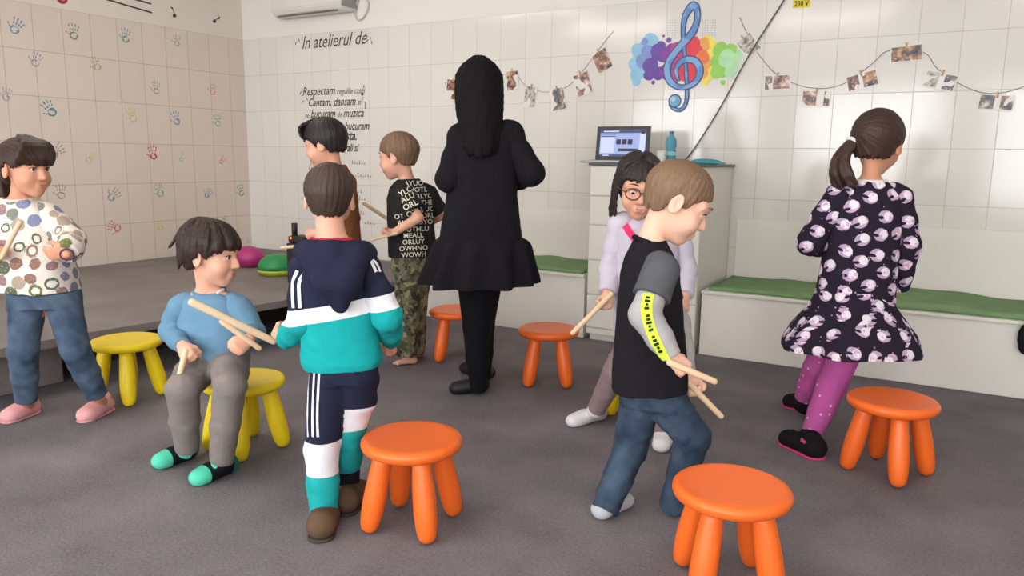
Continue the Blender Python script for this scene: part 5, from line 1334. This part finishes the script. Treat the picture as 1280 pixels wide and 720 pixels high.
        S.obj('slipper_ear', .004, MB, sl)
girl_dress()

# ================================================================== woman in black, seen from behind
def woman():
    F = Fig(592, 494, 'person with long black hair in a black ruffled dress and black tights', D=4.02)
    J, U = F.J, F.U; w = lambda px: px * U
    H = Head(J(598, 112, .03), (-.25, .95, -.08), (0, .05, 1), 66 * U / .222)
    j = dict(neck=J(604, 152, .03), shL=J(577, 172, .02), shR=J(635, 168, .02), elL=J(561, 224, -.02), elR=J(664, 216, -.02), wrL=J(572, 226, .24), wrR=J(640, 226, .24),
             hipL=J(590, 300, .02), hipR=J(612, 300, .04), knL=J(596, 408, .0), knR=J(601, 405, .08), anL=J(598, 478, .04), anR=J(603, 466, .20))
    j['heelL'] = F.ground(602, 490); j['toeL'] = F.ground(570, 492); j['heelR'] = F.ground(610, 474); j['toeR'] = F.ground(582, 466)
    hands = {'L': dict(d=(.4, .9, .1), s=(.2, .1, 1), curl=(35, 40, 30)), 'R': dict(d=(-.4, .9, .1), s=(-.2, .1, 1), curl=(35, 40, 30))}
    body(F, H, j, SK, VF, hands=hands, arm=(.038, .032, .024), leg=(.066, .05, .034), torso=(.11, .075), neck_r=.045, hs=1.2)
    face_parts(F, H)
    MH = hairmat('hair_black', (12, 10, 12), (22, 19, 22), .75, .15); S = hair_cap(H, [(-.14, -.1), (.02, -.06), (.04, .02), (.07, .055), (.12, .06)], .016); P = H.P; rr = np.random.RandomState(2)
    for i in range(42):
        t = i / 41; th = PI * (-.02 + 1.04 * t); dx, dy = math.cos(th), -math.sin(th); q = rr.uniform(-1, 1)
        xe = 599 - dx * 26 if False else None
        pts = [P(dx * .02, -.01 + dy * .02, .118), P(dx * .074, -.008 + dy * .09, .07), P(dx * .085, -.01 + dy * .1, 0), P(dx * .083, -.018 + dy * .085, -.08), P(dx * .072 + .004 * q, -.035 + dy * .075, -.17), P(dx * .058 + .008 * q, -.05 + dy * .062, -.255 - .03 * rr.rand())]
        S.chain(spline(pts, 3), [.010] * 4 + [.014] * 8 + [.011] * 3 + [.004], .010)
    S.obj('hair', .006, MH, F.root, strands(H.P(0, 0, -.05), H.up, .0012, 36))
    M = cloth('black_dress', (27, 25, 29), .12, 20); side = j['shL'] - j['shR']
    S = Sdf(.03); S.loft(J(601, 305, .03), J(605, 152, .03), side, [(0, w(52), w(40)), (.2, w(48), w(36)), (.42, w(43), w(30)), (.62, w(43), w(30)), (.82, w(45), w(28)), (.92, w(38), w(24)), (1, w(17), w(16))], .02)
    S.obj('dress_body', VF, M, F.root, folds(.004, 71))
    for q in SIDES:
        sh, el, wr = j['sh' + q], j['el' + q], j['wr' + q]; S = Sdf(.02)
        S.ell(sh + [(-.006 if q == 'L' else .02), 0, .008], w(15)); S.chain([mid(sh, j['neck'], .15), sh, mid(sh, el), el, mid(el, wr, .6), wr], [w(14), w(16), w(15.5), w(16), w(14.5), w(12)], .02, cut=True); S.obj('sleeve', VF, M, F.root, folds(.005, 73, (.05, .1)))
    c = [J(601, 296, .03), J(600, 304, .03), J(598, 322, .03), J(596, 344, .03), J(596, 353, .03)]
    skirt(F, 'dress_ruffle', [(c[0], w(51), w(40), .0, 11, 0), (c[1], w(58), w(47), .05, 11, .3), (c[2], w(63), w(54), .07, 11, .5), (c[3], w(69), w(62), .085, 11, .6), (c[4], w(70), w(64), .09, 11, .6)], M)
    S = trousers(j, w(30), (w(25), w(17.5), w(15), w(10)), .05, J(600, 315, .03), J(600, 285, .03), side, [(0, w(38), w(32)), (1, w(40), w(32))])
    S.obj('tights', VF, cloth('black_tights', (20, 19, 22), .05), F.root)
    MS = plain('black_flat', (18, 17, 19), .6)
    for q in SIDES:
        S = Sdf(.015); foot_shape(S, j['an' + q], j['heel' + q], j['toe' + q], w(10.5), .042, w(9.5), None); S.cap(j['heel' + q] + Z * .05, j['an' + q], w(9), w(8.5), cut=True)
        s_ = S.obj('shoe', VF, MS, F.root)
woman()

# ================================================================== girl at the left in the patterned top
def girl_left():
    F = Fig(72, 528, 'person with brown fringe and ponytail in a white patterned top, jeans and pink slippers', D=3.55)
    J, U = F.J, F.U; w = lambda px: px * U
    H = Head(J(31, 211, .0), (.94, -.32, -.06), (.03, .0, 1), 70 * U / .222)
    j = dict(neck=J(25, 250, .03), shL=J(60, 268, .02), shR=J(-8, 268, .03), elL=J(88, 300, -.02), elR=J(-28, 310, .02), wrL=J(84, 317, -.17), wrR=J(-10, 318, -.14),
             hipL=J(78, 375, .02), hipR=J(34, 378, .0), knL=J(94, 436, -.06), knR=J(29, 440, -.05), anL=J(121, 494, .04), anR=J(33, 500, .02))
    j['heelL'] = F.ground(131, 514); j['toeL'] = F.ground(108, 526); j['heelR'] = F.ground(38, 517); j['toeR'] = F.ground(13, 527)
    s1 = [at(26, 276, F.D - .22), at(1, 324, F.D - .2)]
    hands = {'L': dict(d=(-.85, -.3, .02), s=(.05, -.25, 1), curl=(22, 30, 20)), 'R': dict(d=(.6, -.5, .1), s=F.loc(s1[0]) - F.loc(s1[1]), curl=(60, 72, 50), thumb='grip')}
    body(F, H, j, SK2, VN, hands=hands, arm=(.032, .027, .022), leg=(.056, .044, .03), torso=(.09, .062), neck_r=.04)
    face_parts(F, H, (48, 34, 28), (56, 40, 34), (190, 100, 96), gaze=H.f + H.ex * .1)
    prof = [(-.14, -.06), (-.035, -.055), (-.02, -.005), (0, .02), (.02, .0), (.034, .012), (.05, .018), (.12, .024)]
    S = hair_cap(H, prof, .014); P = H.P; rr = np.random.RandomState(6)
    for i in range(22):
        x = -.066 + .132 * i / 21; S.chain(spline([P(x * .35, .0, .120), P(x * .85, .062, .098), P(x * 1.12, .096 - abs(x) * .55, .055), P(x * 1.2, .098 - abs(x) * .75, .018 + rr.uniform(-.004, .004))], 3), [.008] * 4 + [.010] * 4 + [.007, .004], .007)
    S.obj('hair', .0045, hairmat('hair_brown_dark', (38, 24, 20), (68, 46, 37)), F.root, strands(H.P(0, -.07, .02), unit(H.P(0, -.1, .03) - H.P(0, 0, 0)), .0011, 34))
    S = Sdf(.01)
    for i in range(14):
        a, b = rr.uniform(-1, 1, 2); S.chain(spline([P(.0, -.09, .0), P(.01 * a, -.125 + .012 * b, -.01), P(.02 * a, -.135 + .02 * b, -.06), P(.022 * a, -.125 + .02 * b, -.11), P(.012 * a, -.12 + .012 * b, -.15)], 3), [.014] * 4 + [.013] * 6 + [.006, .004, .003], .008)
    S.obj('ponytail', .0045, hairmat('hair_brown_dark', 0, 0), F.root)
    M = fruit_print('patterned_top', (228, 218, 208), [(112, 116, 74), (130, 134, 164), (146, 112, 100), (126, 128, 118), (96, 104, 84), (172, 152, 138), (150, 118, 118)])
    side = j['shL'] - j['shR']
    S = Sdf(.03); S.loft(J(44, 366, .02), J(26, 250, .03), side, [(0, w(53), w(39)), (.25, w(52), w(38)), (.6, w(46), w(31)), (.84, w(41), w(26)), (.96, w(28), w(21)), (1, w(20), w(18))], .02)
    S.half(J(44, 362, .02), (-.07, 0, -1)); motif_attr(S.obj('top', VN, M, F.root, folds(.006, 81, (.06, .12))), .056, 4)
    for q in SIDES:
        sh, el, wr = j['sh' + q], j['el' + q], j['wr' + q]; S = Sdf(.02)
        S.chain([mid(sh, j['neck'], .2), sh - Z * .01, mid(sh, el), el, mid(el, wr, .6), wr], [w(13), w(15.5), w(16), w(17), w(16), w(12)], .02, cut=True); motif_attr(S.obj('sleeve', VN, M, F.root, folds(.005, 83)), .056, 5)
    n_ = j['neck']; S = Sdf(.008)
    for i in range(16):
        t0, t1 = 2 * PI * i / 16, 2 * PI * (i + 1) / 16; g = lambda t: n_ + [w(20) * math.cos(t), w(18) * math.sin(t), .006 + .008 * math.sin(t)]
        S.cap(g(t0), g(t1), .008, .008, .006)
    S.obj('collar', .004, cloth('cream_rib', (222, 212, 202), 0), F.root)
    wr, el = j['wrL'], j['elL']; dv = unit(wr - el); a = unit(np.cross(dv, Z)); b = np.cross(dv, a); c = wr + dv * .012
    V, Fc = tube_data([c + .026 * (math.cos(t) * a + math.sin(t) * b) for t in [2 * PI * k / 24 for k in range(25)]], .0045, 8); from_py('bracelet', V, Fc, plain('purple_band', (92, 56, 88), .5), F.root)
    MJ = denim('jeans_blue', (52, 68, 88), (92, 108, 128))
    S = trousers(j, w(32), (w(21), w(17), w(15.5), w(13)), .0, J(58, 382, .02), J(56, 364, .02), side, [(0, w(39), w(31)), (1, w(41), w(32))], .025); S.obj('jeans', VN, MJ, F.root, folds(.005, 85, (.03, .08)))
    MP, ML = cloth('slipper_rose', (226, 164, 166), .05), plain('sole_rose', (210, 150, 154), .7)
    for q in SIDES:
        he, to, an = j['heel' + q], j['toe' + q], j['an' + q]
        S = Sdf(.015); foot_shape(S, an, he, to, w(12.5), .038, w(11), None); S.cap(he + Z * .04, he + Z * .06 + (an - he) * .2, w(11), w(10), cut=True); s_ = S.obj('slipper', VN, MP, F.root)
        S = Sdf(.01); S.cap(he + Z * .005, to + Z * .005, w(13), w(11.5), .01); S.half(he + Z * .010, Z); S.half(he, -Z); S.obj('sole', VN, ML, s_)
    stick('stick at the left photo edge in the hand of the girl in the patterned top', s1[0], s1[1], .0115)
girl_left()

# ================================================================== boy in the lettered T-shirt and camouflage trousers
def boy_camo():
    F = Fig(510, 455, 'person in a black T-shirt covered in white letters and camouflage trousers', D=4.68)
    J, U = F.J, F.U; w = lambda px: px * U
    H = Head(J(498, 196, .0), (-.93, .32, -.14), (-.05, 0, 1), 55 * U / .222)
    j = dict(neck=J(509, 226, .02), shL=J(503, 240, -.06), shR=J(534, 242, .10), elL=J(523, 272, -.17), elR=J(549, 270, .14), wrL=J(494, 290, -.16), wrR=J(528, 284, .26),
             hipL=J(510, 330, -.04), hipR=J(524, 330, .06), knL=J(509, 382, -.03), knR=J(519, 384, .08), anL=J(507, 440, -.01), anR=J(518, 438, .08))
    j['heelL'] = F.ground(516, 455); j['toeL'] = F.ground(497, 457); j['heelR'] = F.ground(525, 446); j['toeR'] = F.ground(508, 446)
    s1 = [at(498, 291, F.D - .18), at(460, 301, F.D - .2)]; s2 = [at(496, 281, F.D + .2), at(453, 253, F.D + .1)]
    hands = {'L': dict(d=(-.8, .1, -.1), s=F.loc(s1[1]) - F.loc(s1[0]), curl=(60, 70, 50), thumb='grip'), 'R': dict(d=(-.9, .0, .1), s=(-.2, -.2, 1), curl=(60, 70, 50), thumb='grip')}
    body(F, H, j, SK, VF, hands=hands, arm=(.036, .031, .024), leg=(.058, .045, .032), torso=(.09, .065), neck_r=.042, bare_feet=True)
    face_parts(F, H, (60, 44, 34), (110, 84, 66))
    prof = [(-.13, -.05), (-.035, -.045), (-.02, -.01), (-.005, .014), (.014, -.01), (.026, .01), (.04, .024), (.06, .034), (.12, .038)]
    hair_cap(H, prof, .016, fade=.5).obj('hair', .005, hairmat('hair_light_brown', (92, 68, 50), (138, 108, 84)), F.root, strands(H.c, H.up, .0012, 50))
    side = j['shL'] - j['shR']; M = cloth('black_tee', (40, 38, 36), .1); MW = plain('print_cream', (222, 214, 196), .8)
    S = Sdf(.03); S.loft(J(516, 320, .0), J(510, 224, .02), side, [(0, w(28.5), w(28)), (.4, w(28), w(26)), (.75, w(28), w(23)), (.9, w(24), w(19)), (1, w(13), w(13))], .02); sh_o = S.obj('t_shirt', VF, M, F.root, folds(.004, 91))
    for q in SIDES:
        sh, el = j['sh' + q], j['el' + q]; S = Sdf(.02); S.chain([mid(sh, j['neck'], .2), sh - Z * .01, mid(sh, el, .85)], [w(10.5), w(13), w(14)], .02, cut=True); so = S.obj('sleeve', VF, M, F.root, folds(.003, 92))
        if q == 'L':
            for t, x, y, r in (('YLO', 507, 239, -.5), ('ALU', 509, 247, -.5), ('ORL', 513, 256, -.45), ('OTH', 518, 265, -.35)): print_on(F, 'printed_letters', so, t, x, y, .034, MW, -r, so)
    for t, x, y in (('AYUO', 517, 229), ('LUOTL', 521, 237), ('ORLYO', 527, 245), ('OTHE', 530, 253), ('LUO', 535, 261), ('OTHER', 507, 270), ('ORL', 535, 269), ('ALLOT', 510, 278), ('LUYO', 530, 277), ('OTHLU', 522, 286), ('MEALL', 517, 294), ('ORLUY', 517, 302), ('OWHNO', 517, 310), ('WOWH', 517, 318)): print_on(F, 'printed_letters', sh_o, t, x, y, .029, MW, .05, sh_o)
    MC = camo('camouflage', [(112, 106, 82), (78, 76, 56), (146, 136, 108), (54, 50, 40)])
    S = trousers(j, w(24), (w(17), w(15), w(14), w(13.5)), .02, J(516, 338, .01), J(516, 312, .01), side, [(0, w(25), w(24)), (1, w(26), w(25))]); S.obj('trousers', VF, MC, F.root, folds(.006, 95, (.05, .1)))
    stick('thin stick in the near hand of the boy in camouflage trousers', s1[0], s1[1], .009)
    stick('stick slanting up beyond the boy in camouflage trousers', s2[0], s2[1], .012)
boy_camo()

# ================================================================== dark-haired boy half hidden behind the tracksuit boy
def boy_back():
    F = Fig(424, 452, 'person with short dark hair in a brown top, half hidden behind the tracksuit boy', D=4.55)
    J, U = F.J, F.U; w = lambda px: px * U
    H = Head(J(407, 180, .0), (-.94, .22, -.22), (-.15, 0, 1), 58 * U / .222)
    j = dict(neck=J(418, 210, .02), shL=J(412, 226, -.10), shR=J(432, 226, .10), elL=J(418, 268, -.14), elR=J(438, 272, .12), wrL=J(398, 292, -.18), wrR=J(404, 292, .1),
             hipL=J(420, 322, -.06), hipR=J(430, 322, .06), knL=J(420, 382, -.05), knR=J(428, 382, .06), anL=J(420, 440, -.05), anR=J(428, 436, .06))
    j['heelL'] = F.ground(426, 455); j['toeL'] = F.ground(410, 456); j['heelR'] = F.ground(434, 447); j['toeR'] = F.ground(418, 447)
    s1 = [at(402, 305, F.D - .2), at(350, 310, F.D - .22)]
    hands = {'L': dict(d=(-.75, .05, -.35), s=F.loc(s1[1]) - F.loc(s1[0]), curl=(60, 70, 50), thumb='grip'), 'R': dict(d=(-.9, -.1, -.1), s=(-.3, -.5, .6), curl=(40, 50, 30))}
    body(F, H, j, SK, VF, hands=hands, arm=(.035, .03, .023), leg=(.056, .044, .031), torso=(.09, .065), neck_r=.042)
    face_parts(F, H, (44, 32, 26), (34, 28, 26))
    prof = [(-.13, -.045), (-.035, -.045), (-.02, -.008), (-.005, .012), (.014, -.012), (.026, .008), (.04, .024), (.06, .034), (.12, .038)]
    S = hair_cap(H, prof, .015); rr = np.random.RandomState(9)
    for i in range(18):
        x = -.06 + .12 * i / 17; S.chain(spline([H.P(x * .4, .02, .116), H.P(x, .078, .092), H.P(x * 1.1, .099 - abs(x) * .4, .05 + rr.uniform(-.01, .006))], 3), [.007, .009, .010, .009, .008, .007, .003], .006)
    S.obj('hair', .005, hairmat('hair_near_black', (26, 22, 22), (52, 44, 42)), F.root, strands(H.c, H.up, .0012, 50))
    side = j['shL'] - j['shR']; M = cloth('brown_top', (134, 86, 56), .1)
    S = Sdf(.03); S.loft(J(426, 326, .0), J(418, 206, .02), side, [(0, w(27), w(26)), (.4, w(27), w(24)), (.75, w(27), w(21)), (.9, w(24), w(18)), (1, w(13), w(13))], .02); S.obj('top', VF, M, F.root, folds(.004, 97))
    for q in SIDES:
        sh, el, wr = j['sh' + q], j['el' + q], j['wr' + q]; S = Sdf(.02); S.chain([mid(sh, j['neck'], .2), sh - Z * .01, mid(sh, el), el, mid(el, wr, .7)], [w(10), w(12.5), w(12), w(11.5), w(9.5)], .02, cut=True); S.obj('sleeve', VF, M, F.root, folds(.003, 98))
    S = trousers(j, w(22), (w(17), w(14), w(12.5), w(11.5)), .01, J(424, 332, .0), J(424, 312, .0), side, [(0, w(25), w(24)), (1, w(26), w(24))]); S.obj('trousers', VF, cloth('dark_trousers', (52, 54, 66)), F.root, folds(.005, 99))
    for q in SIDES:
        S = Sdf(.015); foot_shape(S, j['an' + q], j['heel' + q], j['toe' + q], w(8.5), .036, w(8), mid(j['an' + q], j['kn' + q], .12)); S.obj('sock', VF, cloth('sock_grey', (120, 118, 122)), F.root)
    stick('pale stick held level by the dark-haired boy behind the tracksuit boy', s1[0], s1[1], .010)
boy_back()
